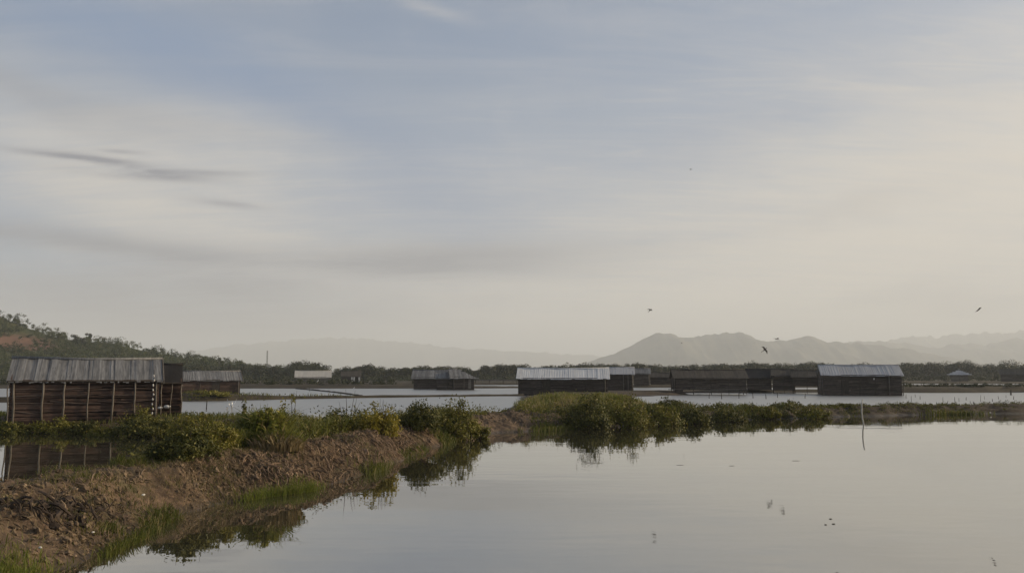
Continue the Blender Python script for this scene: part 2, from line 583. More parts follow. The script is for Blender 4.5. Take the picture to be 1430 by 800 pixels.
def catmull(rows, t):
    n = len(rows) - 1
    x = min(max(t * n, 0), n - 1e-6)
    i = int(x)
    k = x - i
    g = lambda j: np.array(rows[min(max(j, 0), n)], float)
    p0, p1, p2, p3 = g(i - 1), g(i), g(i + 1), g(i + 2)
    return .5 * (2 * p1 + (p2 - p0) * k + (2 * p0 - 5 * p1 + 4 * p2 - p3) * k * k + (3 * p1 - p0 - 3 * p2 + p3) * k ** 3)


def sm(x):
    x = min(max(x, 0.0), 1.0)
    return x * x * (3 - 2 * x)


class Bank:
    """an earth bank between a front foot line and a back foot line"""

    def __init__(s, rows, rise=.42, fall=.22, amp=.12, freq=1.6, seed=0.0):
        s.rows, s.rise, s.fall, s.amp, s.freq, s.seed = rows, rise, fall, amp, freq, seed

    def at(s, t, u):
        r = catmull(s.rows, t)
        a, b, h = Vector((r[0], r[1], 0)), Vector((r[2], r[3], 0)), r[4]
        q = a.lerp(b, u)
        wob = .10 * fb(q.x, q.y, .8, s.seed + 3)
        uu = u + wob * (1 if u < .5 else -1) * min(1, 6 * u, 6 * (1 - u))
        p = min(max(uu / s.rise, 0), 1) ** .8 if uu < s.rise else (1 if uu < 1 - s.fall else sm((1 - uu) / s.fall))
        z = -.25 + (h + .25) * p
        z += s.amp * p * (1.0 * fb(q.x, q.y, s.freq, s.seed) + .5 * fb(q.x, q.y, s.freq * 4, s.seed + 9, 3)) + .12 * h * p * fb(q.x, q.y, .3, s.seed + 5)
        return Vector((q.x, q.y, z))

    def mesh(s, name, nt, nu, mat, warp=None):
        v, f = [], []
        for i in range(nt):
            t = i / (nt - 1)
            if warp:
                t = warp(t)
            for j in range(nu):
                v.append(tuple(s.at(t, j / (nu - 1))))
        for i in range(nt - 1):
            for j in range(nu - 1):
                a = i * nu + j
                f.append((a, a + nu, a + nu + 1, a + 1))
        ALLV.extend(v)
        me = bpy.data.meshes.new(name)
        me.from_pydata(v, [], f)
        me.polygons.foreach_set('use_smooth', [True] * len(me.polygons))
        return link(name, me, mat)


def row(px, py, bx, by, h):
    g = G(px, py)
    return (g.x, g.y, bx, by, h)


NEAR = Bank([(-5.0, -8, -13.5, -8, .8), (-5.2, 3, -13.2, 4, .8), row(118, 803, -12.2, 10.5, .75), row(200, 757, -10.6, 15.2, .72), row(290, 714, -8.9, 18.0, .70),
             row(370, 696, -8.2, 20.3, .70), row(450, 684, -7.8, 22.8, .74), row(540, 657, -7.0, 26.5, .76), row(600, 632, -6.2, 30.5, .70), row(650, 613, -4.6, 36, .62),
             row(690, 606, -2.8, 42, .66), row(745, 603, .6, 48, .68), row(800, 600, 5, 51, .6), row(900, 594, 10, 52.5, .5), row(1000, 589, 15.5, 54.5, .5),
             row(1100, 585, 20.5, 57, .5), row(1200, 582, 26, 58.5, .52), row(1430, 578, 38.5, 62, .52), (75, 61, 76, 67, .5)], seed=1.3)
o = NEAR.mesh('earth_bank', 1000, 46, M_soil)
tag(o, 'long brown cloddy earth bank curving round the near pond', kind='structure')


def far_bank(rows, label, nt=60, mat=None, amp=.06, nu=12):
    b = Bank(rows, .35, .35, amp, .6, rnd.uniform(0, 50))
    o = b.mesh('earth_bank', nt, nu, mat or M_bank)
    tag(o, label, kind='structure')
    return b


B_hut = far_bank([(-60, 36, -60, 52, .5), (-30, 37.2, -32, 50, .45), (-22, 37.0, -22, 49, .45), (-15, 36.4, -14, 48, .45), (-11.5, 34.6, -9, 42, .5), (-9.2, 30, -6.5, 36, .5), (-6.2, 28.3, -5.0, 31.5, .3), (-5.2, 28.6, -4.9, 30, -.2)],
                 'overgrown dark bank under the large left hut', 120, M_soil, .08, 30)
B_mound = far_bank([(-2.4, 46, 11, 47, .35), (-2.2, 54, 12, 55, .40), (-1.4, 64, 13, 66, .5), (-.6, 80, 14, 82, .5), (-.2, 98, 15.5, 98, .5), (0, 114, 30, 114, .45)],
                   'broad grassy mound leading back to the pale roofed hut', 100, M_soil, .10, 40)
B_c = far_bank([(-70, 76, -70, 80, .4), (-38, 82, -39, 88, .55), (-33, 83, -33, 90, .8), (-28, 87, -28, 92, .5), (-21, 94, -21, 96, .3), (-5, 103, -5, 105, .22), (1.5, 105, 1.5, 107, .25)],
               'low grassy bank between the ponds behind the large hut')
B_diag = far_bank([(-41, 160, -42.2, 161, .2), (-28, 130, -29.2, 131, .2), (-18, 103, -19.2, 104, .16)], 'thin diagonal bank crossing a pale pond', 30)
far_bank([(-220, 160, -220, 185, .7), (-80, 164, -80, 186, .8), (-20, 164, -20, 180, .7), (-11, 165, -11, 172, .5), (2, 170, 2, 176, .35)], 'dark scrubby bank along the far side of the left ponds')
far_bank([(-200, 225, -200, 236, .7), (-6, 225, -6, 233, .5), (60, 254, 60, 262, .5), (300, 258, 300, 268, .6)], 'far low bank in front of the tree belt')
far_bank([(-260, 275, -260, 300, .7), (0, 280, 0, 300, .6), (250, 280, 250, 305, .6)], 'farthest low bank before the flat land')
far_bank([(13, 118, 13, 128, .35), (40, 126, 40, 132, .4), (66, 124, 66, 132, .75), (90, 129, 90, 138, .95), (160, 130, 160, 140, .9)], 'long dark bank behind the staked pond')
far_bank([(16, 178, 16, 186, .55), (70, 176, 70, 186, .6), (160, 176, 160, 186, .4)], 'dark strip of bank beyond a bright sliver of water')


def ridge(name, label, prof, dist, depth, mat, seed, rough=.16, front=1.0, nx=420, ny=25, crest=2.2):
    """hill or mountain range: crest through the photographed profile, slopes falling to both sides"""
    fx = np.linspace(prof[0][0], prof[-1][0], 260)
    fy = np.interp(fx, [p[0] for p in prof], [p[1] for p in prof])
    pts = [P(px, py + crest * fb(px, seed * 10, .045, seed, 5), dist) for px, py in zip(fx, fy)]
    xs, zs = [p.x for p in pts], [p.z for p in pts]
    v, f = [], []
    for i in range(nx):
        x = xs[0] + (xs[-1] - xs[0]) * i / (nx - 1)
        z = float(np.interp(x, xs, zs))
        for j in range(ny):
            k = j / (ny - 1) * 2 - 1                  # -1 front foot, 0 crest, 1 back foot
            y = dist + depth * k * (front if k < 0 else 1)
            sp = (1 - abs(k)) ** 1.15
            spur = mnoise.ridged_multi_fractal(Vector((x / depth * 1.7 + seed, k * 1.1, seed)), 1.0, 2.1, 4, 1.0, 2.0)
            zz = z * sp * (1 + rough * 3 * (spur - 1.1) * min(1, abs(k) * 3)) + z * rough * .35 * fb(x / depth * 14, k * 3, 1, seed, 5)
            v.append((x * (y / dist) ** .3, y, max(zz, -1) if sp > 0 else -2))
    for i in range(nx - 1):
        for j in range(ny - 1):
            a = i * ny + j
            f.append((a, a + ny, a + ny + 1, a + 1))
    me = bpy.data.meshes.new(name)
    me.from_pydata(v, [], f)
    me.polygons.foreach_set('use_smooth', [True] * len(me.polygons))
    o = link(name, me, mat)
    tag(o, label, kind='structure')
    return v


M_mtn = rough_mat('mountain_side', (.018, .028, .018), (.10, .095, .065), .0035, .95, (.16, .13, .10), bumps=.3)
ridge('mountain', 'hazy grey ridge of rounded summits, nearest of the right range',
      [(790, 522), (830, 502), (860, 493), (885, 480), (905, 470), (920, 466), (936, 466), (950, 470), (966, 472), (990, 469), (1010, 465), (1026, 464), (1041, 465),
       (1058, 473), (1080, 477), (1096, 475), (1112, 470), (1132, 470), (1150, 476), (1180, 478), (1200, 479), (1240, 484), (1290, 492), (1360, 505), (1420, 520)], 6000, 1200, M_mtn, 2.0)
ridge('mountain', 'second pale ridge rising towards the right edge',
      [(1080, 520), (1140, 490), (1195, 477), (1215, 478), (1240, 476), (1262, 479), (1290, 484), (1320, 484), (1350, 479), (1375, 481), (1405, 475), (1420, 472), (1480, 478), (1560, 490), (1640, 515)], 7800, 1400, M_mtn, 5.0)
ridge('mountain', 'faintest far ridge above the right range',
      [(1170, 515), (1230, 476), (1265, 471), (1285, 468), (1310, 471), (1340, 467), (1370, 464), (1400, 466), (1430, 461), (1480, 462), (1560, 470), (1700, 505)], 10300, 1400, M_mtn, 8.0)
ridge('mountain', 'long faint blue mountain on the left horizon',
      [(160, 515), (250, 494), (310, 484), (380, 477), (450, 471), (500, 472), (560, 478), (640, 485), (700, 490), (760, 493), (830, 497), (900, 508), (960, 520)], 12600, 1300, M_mtn, 11.0)


def hill_mat():
    m, n, o = new_mat('hill_side')
    geo = n.n('ShaderNodeNewGeometry')
    pos = geo.outputs['Position']
    a = n.noise(pos, .02, 4, .6).outputs['Fac']
    f = n.noise(pos, .15, 4, .65).outputs['Fac']
    c = n.mix(n.ramp(f, .35, .65), (.035, .045, .016), (.070, .070, .030))
    ds = n.n('ShaderNodeVectorMath', operation='DISTANCE')
    n.nt.links.new(pos, ds.inputs[0])
    ds.inputs[1].default_value = tuple(P(28, 481, 475))
    scar = n.ramp(n.m('ADD', ds.outputs['Value'], n.m('MULTIPLY', a, 45.0)), 58, 36)
    c = n.mix(scar, c, (.15, .088, .06))
    b = principled(n, c, .95, .1, bump(n, f, .5, 1.0))
    n.nt.links.new(b.outputs[0], o.inputs['Surface'])
    return m


HD, HDEP = 520, 190
hill_prof = [(-420, 395), (-250, 400), (-100, 412), (0, 442), (30, 455), (60, 466), (100, 475), (150, 479), (180, 485), (215, 493), (250, 499), (300, 506), (350, 514), (420, 522)]
hill_v = ridge('hill', 'green wooded hill with a bare red earth scar sloping down from the left edge', hill_prof, HD, HDEP, hill_mat(), 3.3, .05, 1.0, 200, 41, 1.0)

# ------------------------------------------------------------------ height lookup
kd = kdtree.KDTree(len(ALLV))
for i, p in enumerate(ALLV):
    kd.insert((p[0], p[1], 0), i)
kd.balance()


def zat(x, y):
    c, i, d = kd.find((x, y, 0))
    return ALLV[i][2] if d < 3 else 0.0


# ------------------------------------------------------------------ haze
def haze():
    b = MB()
    b.box((0, 6500, 324), (29000, 16000, 652))
    m, n, o = new_mat('haze_air')
    p = n.n('ShaderNodeVolumePrincipled')
    p.inputs['Color'].default_value = (.86, .905, .935, 1)
    p.inputs['Density'].default_value = 1.8e-4
    p.inputs['Anisotropy'].default_value = .08
    n.nt.links.new(p.outputs[0], o.inputs['Volume'])
    ob = b.build('haze', m)
    tag(ob, 'pale evening haze lying over the ponds and hills', kind='stuff')


haze()

# ------------------------------------------------------------------ clods and grass of the banks (uncountable)
def clods(name, label, n, tu, mat, smin, smax, thin=.5):
    """angular lumps and root strands lying down the slope"""
    vs, fs = [], []
    for _ in range(n):
        t, u = tu()
        p = NEAR.at(t, u)
        if p.z < .03 or (thin < 1 and smax < .3 and fb(p.x, p.y, .55, 21.0) < rnd.uniform(-.45, .0)):
            continue
        q = NEAR.at(t, max(u - .03, 0))
        d = (q - p)
        if d.length < 1e-4:
            continue
        d.normalize()
        strand = rnd.random() < thin
        sp = .45 if strand else .9
        d = (d + Vector((rnd.gauss(0, sp), rnd.gauss(0, sp), rnd.gauss(0, .15)))).normalized()
        side = d.cross(Vector((0, 0, 1))).normalized()
        up = side.cross(d)
        L = rnd.uniform(smin, smax) * (.6 + .8 * rnd.random() ** 2)
        if strand:
            L *= 1.25
            wd = L * rnd.uniform(.05, .13)
        else:
            L *= .62
            wd = L * rnd.uniform(.35, .8)
        bend = rnd.uniform(-.3, .3) * L
        arch = rnd.uniform(-.05, .22) * L if strand else 0
        b = len(vs)
        k = 5
        prof = ((-.5, .45), (-.22, .9), (.05, 1.0), (.3, .75), (.5, .3))
        for i, (s_, r) in enumerate(prof):
            c = p + d * (s_ * L * rnd.uniform(.85, 1.15)) + side * (bend * (1 - 4 * s_ * s_) + rnd.gauss(0, .06) * L) + up * (arch * (1 - 4 * s_ * s_) + .15 * wd + rnd.gauss(0, .10) * wd)
            for j in range(k):
                a = 2 * math.pi * j / k
                rr = wd * .5 * r * rnd.uniform(.55, 1.4)
                vs.append(c + side * (math.cos(a) * rr) + up * (math.sin(a) * rr * .85) + d * rnd.gauss(0, .05) * wd)
        for i in range(len(prof) - 1):
            for j in range(k):
                j2 = (j + 1) % k
                fs.append((b + i * k + j, b + i * k + j2, b + (i + 1) * k + j2, b + (i + 1) * k + j))
        fs.append(tuple(b + j for j in range(k))[::-1])
        fs.append(tuple(b + (len(prof) - 1) * k + j for j in range(k)))
    me = bpy.data.meshes.new(name)
    me.from_pydata([tuple(v) for v in vs], [], fs)
    o = link(name, me, mat)
    tag(o, label, kind='stuff')


NR = len(NEAR.rows) - 1
T = lambda r: r / NR                      # row number -> t
TD = lambda px: T(3 + (px - 200) / 90)    # rough


def tu_near():
    t = T(rnd.uniform(1.2, 9.3))
    return t, rnd.uniform(.02, .55) if rnd.random() < .8 else rnd.uniform(.5, .95)


clods('earth_clods', 'dug brown clods and root mats covering the slope of the near bank', 14000, tu_near, M_clod, .07, .21)
clods('earth_clods', 'scattered small clods on the bank between the bushes and the far turn', 1200, lambda: (T(rnd.uniform(9, 13)), rnd.uniform(.02, .5)), M_clod, .12, .26)


clods('root_strands', 'pale root strands hanging down the steeper far part of the clod slope', 2400, lambda: (T(rnd.uniform(5.2, 9.2)), rnd.uniform(.03, .42)), M_root, .16, .34, 1.0)


def tu_wet():
    while True:
        t, u = T(rnd.gauss(2.75, .22)), rnd.gauss(.27, .04)
        if .1 < u < .5:
            return t, u


clods('mud_clods', 'patch of dark wet mud clods on the near slope', 260, tu_wet, M_mudclod, .2, .36)


def tuft(name, label, pts, h, wid, mat, lean=.6, droop=.5):
    me = blade_mesh(name, np.array(pts), h, wid, lean, None, droop)
    o = link(name, me, mat)
    tag(o, label, kind='stuff')
    return o


def area_px(n, px, py, sx, sy, z=.6):
    """points of the banks scattered round a photographed spot (spread given in metres)"""
    c = G(px, py, z)
    r = []
    for _ in range(n):
        x, y = c.x + rnd.gauss(0, sx), c.y + rnd.gauss(0, sy)
        zz = zat(x, y)
        if zz > -.06:
            r.append((x, y, zz - .02))
    return r


def tu_pts(n, f):
    r = []
    for _ in range(n):
        p = NEAR.at(*f())
        if p.z > -.08:
            r.append((p.x, p.y, p.z - .01))
    return r


def line_px(n, a, b, sx, sy):
    r = []
    ga, gb = G(*a), G(*b)
    for _ in range(n):
        k = rnd.random()
        c = ga.lerp(gb, k)
        x, y = c.x + rnd.gauss(0, sx), c.y + rnd.gauss(0, sy)
        zz = zat(x, y)
        if zz > -.2:
            r.append((x, y, max(zz, -.05)))
    return r


tuft('grass', 'lush bright green grass tuft at the foot of the near bank by the water',
     line_px(5200, (352, 701), (444, 687), .16, .34), .27, .012, M_lush, 1.0)
tuft('grass', 'yellow green grass at the waterline below the mud patch', line_px(1100, (160, 775), (218, 745), .12, .2), .20, .014, M_grass, .7)
tuft('grass', 'green grass in the bottom left corner of the bank', area_px(2600, 12, 796, .40, .45, .25), .24, .012, M_lush, .9)
tuft('grass', 'fringe of pale green grass along the back edge of the near bank',
     area_px(1100, 28, 668, .5, .22) + area_px(1300, 150, 657, .5, .22) + area_px(500, 90, 664, .4, .2), .19, .012, M_grass, .9)
tuft('grass', 'thin short grass on top of the near bank', area_px(900, 120, 680, .6, .4) + area_px(400, 60, 735, 1.0, .8), .10, .012, M_grass, .9)
tuft('grass', 'small green grass patch at the far foot of the bank below the bushes', line_px(1600, (622, 620), (655, 614), .3, .4), .30, .03, M_grass, .6)
tuft('grass', 'yellow green sprouts at the foot of the clod slope', line_px(600, (525, 662), (550, 655), .25, .25), .32, .02, M_grass, .6)
tuft('grass', 'yellow green low grass at the foot of the bank beside the big round bush', line_px(1500, (765, 602), (812, 600), .5, .5), .28, .03, M_grass, .6)
tuft('grass', 'green patch of grass on the far right bank', line_px(1800, (1325, 579), (1388, 579), .9, .35), .34, .04, M_grass, .7)
tuft('dry_grass', 'dry straw lying among the clods of the near bank', tu_pts(17000, tu_near), .13, .007, M_straw, 1.6, .9)
tuft('grass', 'low rough grass over the top of the right bank',
     [p for p in tu_pts(9000, lambda: (T(rnd.uniform(11, 17.4)), rnd.uniform(.45, .95))) if fb(p[0], p[1], .3, 71.0) > -.02], .16, .035, M_grass, .8)
tuft('grass', 'sparse dark grass hanging on the pond face of the right bank',
     [p for p in tu_pts(5000, lambda: (T(rnd.uniform(11, 17.4)), rnd.uniform(.08, .45))) if fb(p[0], p[1], .3, 81.0) > .1], .14, .03, M_grass, 1.2)
tuft('dry_grass', 'tall dry yellow grass on the mound in front of the pale roofed hut',
     [p for p in [(x, y, zat(x, y) - .03) for x, y in ((rnd.uniform(0, 11), rnd.uniform(58, 84)) for _ in range(11000)) if fb(x, y, .5, 3.0) > .05] if p[2] > .1], .55, .05, M_reed, .9)
tuft('dry_grass', 'straw coloured dead grass patches on the mound',
     [p for p in [(x, y, zat(x, y) - .03) for x, y in ((rnd.uniform(-1.5, 11), rnd.uniform(54, 80)) for _ in range(9000)) if fb(x, y, .45, 13.0) > .1] if p[2] > .1], .45, .05, M_straw, 1.0)
tuft('grass', 'short brownish grass over the mound by the turn of the bank',
     [p for p in [(x, y, zat(x, y) - .02) for x, y in ((rnd.uniform(-2.5, 13), rnd.uniform(44, 70)) for _ in range(7000)) if fb(x, y, .35, 8.0) > .12] if p[2] > .1], .24, .04, M_grass, .8)
tuft('grass', 'dark rough grass covering the bank below the large left hut',
     [p for p in [(x, y, zat(x, y) - .02) for x, y in ((rnd.uniform(-34, -7), rnd.uniform(34.5, 48)) for _ in range(12000))] if p[2] > .02], .30, .03, M_grass, .8)
tuft('grass', 'olive grass on the low bank between the ponds',
     [p for p in [(x, y, zat(x, y) - .02) for x, y in ((rnd.uniform(-48, -18), rnd.uniform(80, 96)) for _ in range(5000))] if p[2] > .05], .35, .06, M_grass, .8)


tuft('grass', 'thin olive grass and weeds sprouting in patches over the clod slope',
     [p for p in tu_pts(9000, tu_near) if fb(p[0], p[1], .7, 31.0) > .12], .13, .012, M_grass, 1.1, .7)
tuft('grass', 'ragged grass fringe along the waterline of the near bank',
     [p for p in tu_pts(16000, lambda: (T(rnd.uniform(1.4, 12)), rnd.uniform(.0, .16))) if p[2] < .16 and fb(p[0], p[1], .45, 41.0) > .22], .20, .014, M_grass, 1.0, .7)
tuft('grass', 'tall olive grass standing between the bushes on the back of the near bank',
     [p for p in tu_pts(5200, lambda: (T(rnd.uniform(5.2, 9.6)), rnd.uniform(.62, .95))) if fb(p[0], p[1], .6, 91.0) > -.02], .6, .028, M_reed, .9, .7)
tuft('grass', 'tall rank grass between the bushes of the right bank',
     [p for p in tu_pts(7000, lambda: (T(rnd.uniform(11.8, 14.8)), rnd.uniform(.15, .95))) if fb(p[0], p[1], .4, 51.0) > .06], .45, .05, M_grass, 1.0, .7)


def undergrowth(label, spots, leaf, mat, hmin=.25, hmax=.6):
    """uncountable low weeds: leaf clumps hugging the bank"""
    ps, ns = [], []
    for x, y, z in spots:
        n = 42
        h = rnd.uniform(hmin, hmax)
        d = nrg.normal(size=(n, 3)) * np.array([.34, .34, .0]) * h * 1.5
        p = d + np.array([x, y, z])
        p[:, 2] += nrg.uniform(0, 1, n) * h * np.exp(-(d[:, 0] ** 2 + d[:, 1] ** 2) / (h * h * .7))
        ps.append(p)
        ns.append(unit(nrg.normal(size=(n, 3)) + np.array([0, 0, .8])))
    o = link('undergrowth', leaf_mesh('undergrowth', np.concatenate(ps), np.concatenate(ns), leaf, leaf * .5), mat)
    tag(o, label, kind='stuff')


undergrowth('low leafy weeds filling the gaps between the near bushes', tu_pts(170, lambda: (T(rnd.uniform(4.2, 9.8)), rnd.uniform(.66, .95))), .09, M_leafy, .2, .6)
undergrowth('darker taller weeds between the bushes above the clod slope', tu_pts(190, lambda: (T(rnd.uniform(6.0, 9.8)), rnd.uniform(.62, .95))), .10, M_leaf, .45, .95)
undergrowth('low dark creeping weeds over the bare far right bank', tu_pts(300, lambda: (T(rnd.uniform(14.4, 17.4)), rnd.uniform(.2, .9))), .09, M_leaf, .12, .32)
undergrowth('low dark weeds along the top and face of the right bank', [p for p in tu_pts(420, lambda: (T(rnd.uniform(11.6, 15.0)), rnd.uniform(.10, .95))) if fb(p[0], p[1], .25, 61.0) > -.15], .13, M_leaf, .2, .6)
undergrowth('patchy leafy weeds on the bank below the large hut',
            [p for p in [(x, y, zat(x, y) - .02) for x, y in ((rnd.uniform(-34, -6), rnd.uniform(36.8, 40)) for _ in range(420)) if fb(x, y, .3, 101.0) > -.1] if p[2] > .02], .11, M_leafy, .2, .5)
undergrowth('straggling weeds on the shoulder of the bank where it turns', tu_pts(70, lambda: (T(rnd.uniform(9.6, 11.6)), rnd.uniform(.45, .95))), .11, M_leafy, .2, .6)
undergrowth('leafy weeds scattered over the mound', [p for p in [(x, y, zat(x, y) - .02) for x, y in ((rnd.uniform(-1, 14), rnd.uniform(56, 80)) for _ in range(170))] if p[2] > .1], .16, M_leafy, .2, .6)


# ------------------------------------------------------------------ bushes
def bush_pts(n, rx, ry, rz, ncl, lean=0.0):
    cl = []
    for _ in range(ncl):
        a, r = rnd.uniform(0, 2 * math.pi), math.sqrt(rnd.uniform(.02, 1))
        top = rz * (1 - .62 * r ** 2.2) * rnd.choice((rnd.uniform(.45, .85), rnd.uniform(.75, 1.12)))
        z = rnd.uniform(.18, 1.0) ** .7 * top
        cl.append((rx * r * math.cos(a) * rnd.uniform(.8, 1.12), ry * r * math.sin(a), z, rnd.uniform(.5, 1.2)))
    cl = np.array(cl)
    idx = nrg.integers(0, ncl, n)
    c = cl[idx]
    sp = np.array([.14 * rx, .14 * ry, .105 * rz])
    p = c[:, :3] + nrg.normal(size=(n, 3)) * sp * c[:, 3:4]
    p[:, 2] = np.abs(p[:, 2])
    nr = unit((p - np.array([0, 0, rz * .3])) / np.array([rx, ry, rz]) + nrg.normal(size=(n, 3)) * .75 + np.array([0, 0, .35]))
    return p, nr, cl


def make_bush(name, label, cat, loc, rx, ry, rz, n=2600, leaf=.11, mat=None, ncl=46, group=None):
    root = empty(name, loc, rnd.uniform(-.4, .4))
    tag(root, label, cat, group)
    p, nr, cl = bush_pts(n, rx, ry, rz, ncl)
    link('foliage', leaf_mesh('foliage', p, nr, leaf, leaf * .5), mat or M_leaf, root)
    b = MB()
    for c in cl[:16]:
        e = Vector(c[:3]) * .95
        m = Vector((e.x * .35, e.y * .35, e.z * .55))
        b.tube([(e.x * .08, e.y * .08, -.15), m, e], [.028 * rz + .006, .016 * rz + .004, .005], 5)
    for _ in range(7):                                    # bare twigs standing out of the crown
        a, r = rnd.uniform(0, 2 * math.pi), rnd.uniform(.2, .95)
        e = Vector((rx * r * math.cos(a) * 1.05, ry * r * math.sin(a), rz * (1.12 - .5 * r * r) * rnd.uniform(.8, 1.1)))
        m = Vector((e.x * .6 + rnd.uniform(-.1, .1) * rx, e.y * .6, e.z * .6))
        b.tube([(e.x * .3, e.y * .3, e.z * .1), m, e], [.010 * rz + .004, .006 * rz + .004, .003], 4)
    b.build('stem', M_bark, root)
    return root


def bush_px(label, x0, x1, ytop, dist, ybase=None, n=2600, leaf=.11, mat=None, dz=0.0, deep=.8, name='bush', cat='bush', ncl=64):
    xc = (x0 + x1) / 2
    top = P(xc, ytop, dist)
    rx = (x1 - x0) / 2 * dist / FPX
    zb = max(zat(top.x, dist), 0.0) - .03 + dz
    return make_bush(name, label, cat, (top.x, dist, zb), rx * 1.0, rx * deep, max(top.z - zb, .25), n, leaf, mat, ncl)


bush_px('low dark green bush at the left end of the bush row on the near bank', 205, 300, 598, 18.6, n=6000, leaf=.08)
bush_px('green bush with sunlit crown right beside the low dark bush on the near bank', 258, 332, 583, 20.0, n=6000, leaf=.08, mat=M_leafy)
bush_px('dark straggly bush behind the tall yellow green reed clump', 330, 360, 566, 26.5, n=1800, leaf=.11)
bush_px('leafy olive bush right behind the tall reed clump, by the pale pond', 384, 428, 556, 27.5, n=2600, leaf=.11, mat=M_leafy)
bush_px('broad dark green bush left of the yellow bush', 438, 528, 556, 28.5, n=6500, leaf=.11)
bush_px('bright yellow leaved bush on the crest of the clod slope', 502, 556, 562, 27.6, n=2600, leaf=.11, mat=M_yellow)
bush_px('dense dark bush just right of the yellow bush', 556, 622, 562, 31.5, n=4600, leaf=.11)
bush_px('spreading green bush over the water at the turn of the bank', 606, 672, 557, 34.0, n=5200, leaf=.12, mat=M_leafy)
bush_px('small pale leaved shrub hanging at the bank foot below the spreading bush', 652, 684, 590, 34.5, n=900, leaf=.13, mat=M_leafy, ncl=14)
bush_px('big dark round bush overhanging the pond, left half of the largest clump', 786, 856, 556, 41.2, n=4200, leaf=.15)
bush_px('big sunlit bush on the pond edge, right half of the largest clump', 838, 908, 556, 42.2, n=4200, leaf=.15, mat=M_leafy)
bush_px('bushy shrub with pale top behind the largest clump of bushes', 800, 870, 548, 47.0, n=2600, leaf=.15, mat=M_leafy)
bush_px('rounded medium bush right beside the largest clump of bushes', 900, 952, 566, 44.0, n=2400, leaf=.15, mat=M_leafy)
bush_px('rounded bush second to the right of the largest clump', 944, 986, 568, 45.2, n=2200, leaf=.15)
bush_px('low wide bush on the right bank in front of the long dark hut', 990, 1042, 569, 47.6, n=1800, leaf=.15)
bush_px('narrow upright green bush on the right bank between two low ones', 1064, 1090, 568, 49.6, n=1100, leaf=.15, mat=M_leafy, ncl=20)
bush_px('thick green bush on the right bank left of the curved white pipe', 1112, 1156, 566, 50.6, n=2200, leaf=.15, mat=M_leafy)
bush_px('pointed little shrub on the far edge of the right bank', 1094, 1116, 555, 57.0, n=500, leaf=.14, ncl=12)
bush_px('flat spreading shrub on the bank top beyond the round bushes', 905, 965, 556, 50.5, n=1600, leaf=.15)
bush_px('low shrub on the bank top in front of the gable of the long dark hut', 985, 1025, 559, 53.0, n=1100, leaf=.15)
bush_px('little shrub on the bank top behind the narrow upright bush', 1066, 1092, 560, 55.0, n=700, leaf=.14, ncl=16)
bush_px('low weed clump left of the curved white pipe on the bank top', 1160, 1200, 562, 55.5, n=900, leaf=.14, ncl=20)
# along the hut bank
bush_px('dark low bush at the left edge below the large hut', -12, 42, 586, 37.6, n=1800, leaf=.14)
bush_px('green bush against the foot of the large hut wall', 52, 104, 582, 37.8, n=2000, leaf=.13, mat=M_leafy)
bush_px('olive bush below the third post of the large hut', 98, 138, 584, 37.6, n=1700, leaf=.13)
bush_px('flat green bush at the water below the large hut', 122, 164, 595, 36.8, n=1500, leaf=.13, mat=M_leafy)
bush_px('big dark bush at the right front corner of the large hut', 160, 262, 577, 36.4, n=5200, leaf=.13)
bush_px('tall olive bush beside the right wall end of the large hut', 176, 214, 561, 37.5, n=1800, leaf=.13, mat=M_leafy)
bush_px('long low bush trailing right from the lean-to', 242, 316, 574, 35.0, n=3000, leaf=.13, mat=M_leafy)
bush_px('dark tangled bush between the egrets and the tall reed clump', 326, 352, 572, 31.0, n=1300, leaf=.12)
bush_px('small bush on the mound of the low middle bank', 262, 318, 544, 86.0, n=1500, leaf=.22, mat=M_leafy)


def reed_px(label, x0, x1, ytop, dist, n, wid, mat, name='reed_clump'):
    xc = (x0 + x1) / 2
    top = P(xc, ytop, dist)
    rx = (x1 - x0) / 2 * dist / FPX
    zb = max(zat(top.x, dist), 0)
    r = nrg.uniform(0, 1, n) ** .6
    a = nrg.uniform(0, 2 * np.pi, n)
    pos = np.stack([r * np.cos(a) * rx * .8, r * np.sin(a) * rx * .6, np.full(n, -.05)], 1)
    H = (top.z - zb) * (1 - .45 * r ** 2) * nrg.uniform(.55, 1.05, n)
    dirs = unit(np.stack([pos[:, 0], pos[:, 1], np.zeros(n)], 1) + nrg.normal(size=(n, 3)) * np.array([.3, .3, 0]))
    me = blade_mesh(name, pos, H, wid, .75, dirs, .8)
    o = link(name, me, mat)
    o.location = (top.x, dist, zb)
    return tag(o, label, 'reeds')


reed_px('tall yellow green reed clump standing highest among the near bushes', 336, 408, 558, 22.0, 1500, .045, M_reed)
bush_px('lime green leafy shrub filling the heart of the tall reed clump', 340, 402, 563, 21.8, n=2600, leaf=.12, mat=M_lime)
reed_px('dry brownish reeds at the foot of the tall yellow green clump', 345, 432, 596, 21.0, 500, .035, M_straw)
reed_px('yellow green reeds rising between the dry brownish reeds', 352, 430, 584, 21.3, 500, .04, M_reed)
reed_px('green spiky reeds in front of the broad dark bush', 446, 500, 574, 27.5, 500, .045, M_leafy)
reed_px('tuft of tall pale grass at the corner of the mound by the hut', 752, 786, 546, 66, 260, .07, M_reed)
reed_px('tuft of tall grass on the mound behind the largest bush clump', 840, 880, 545, 62, 320, .07, M_reed)


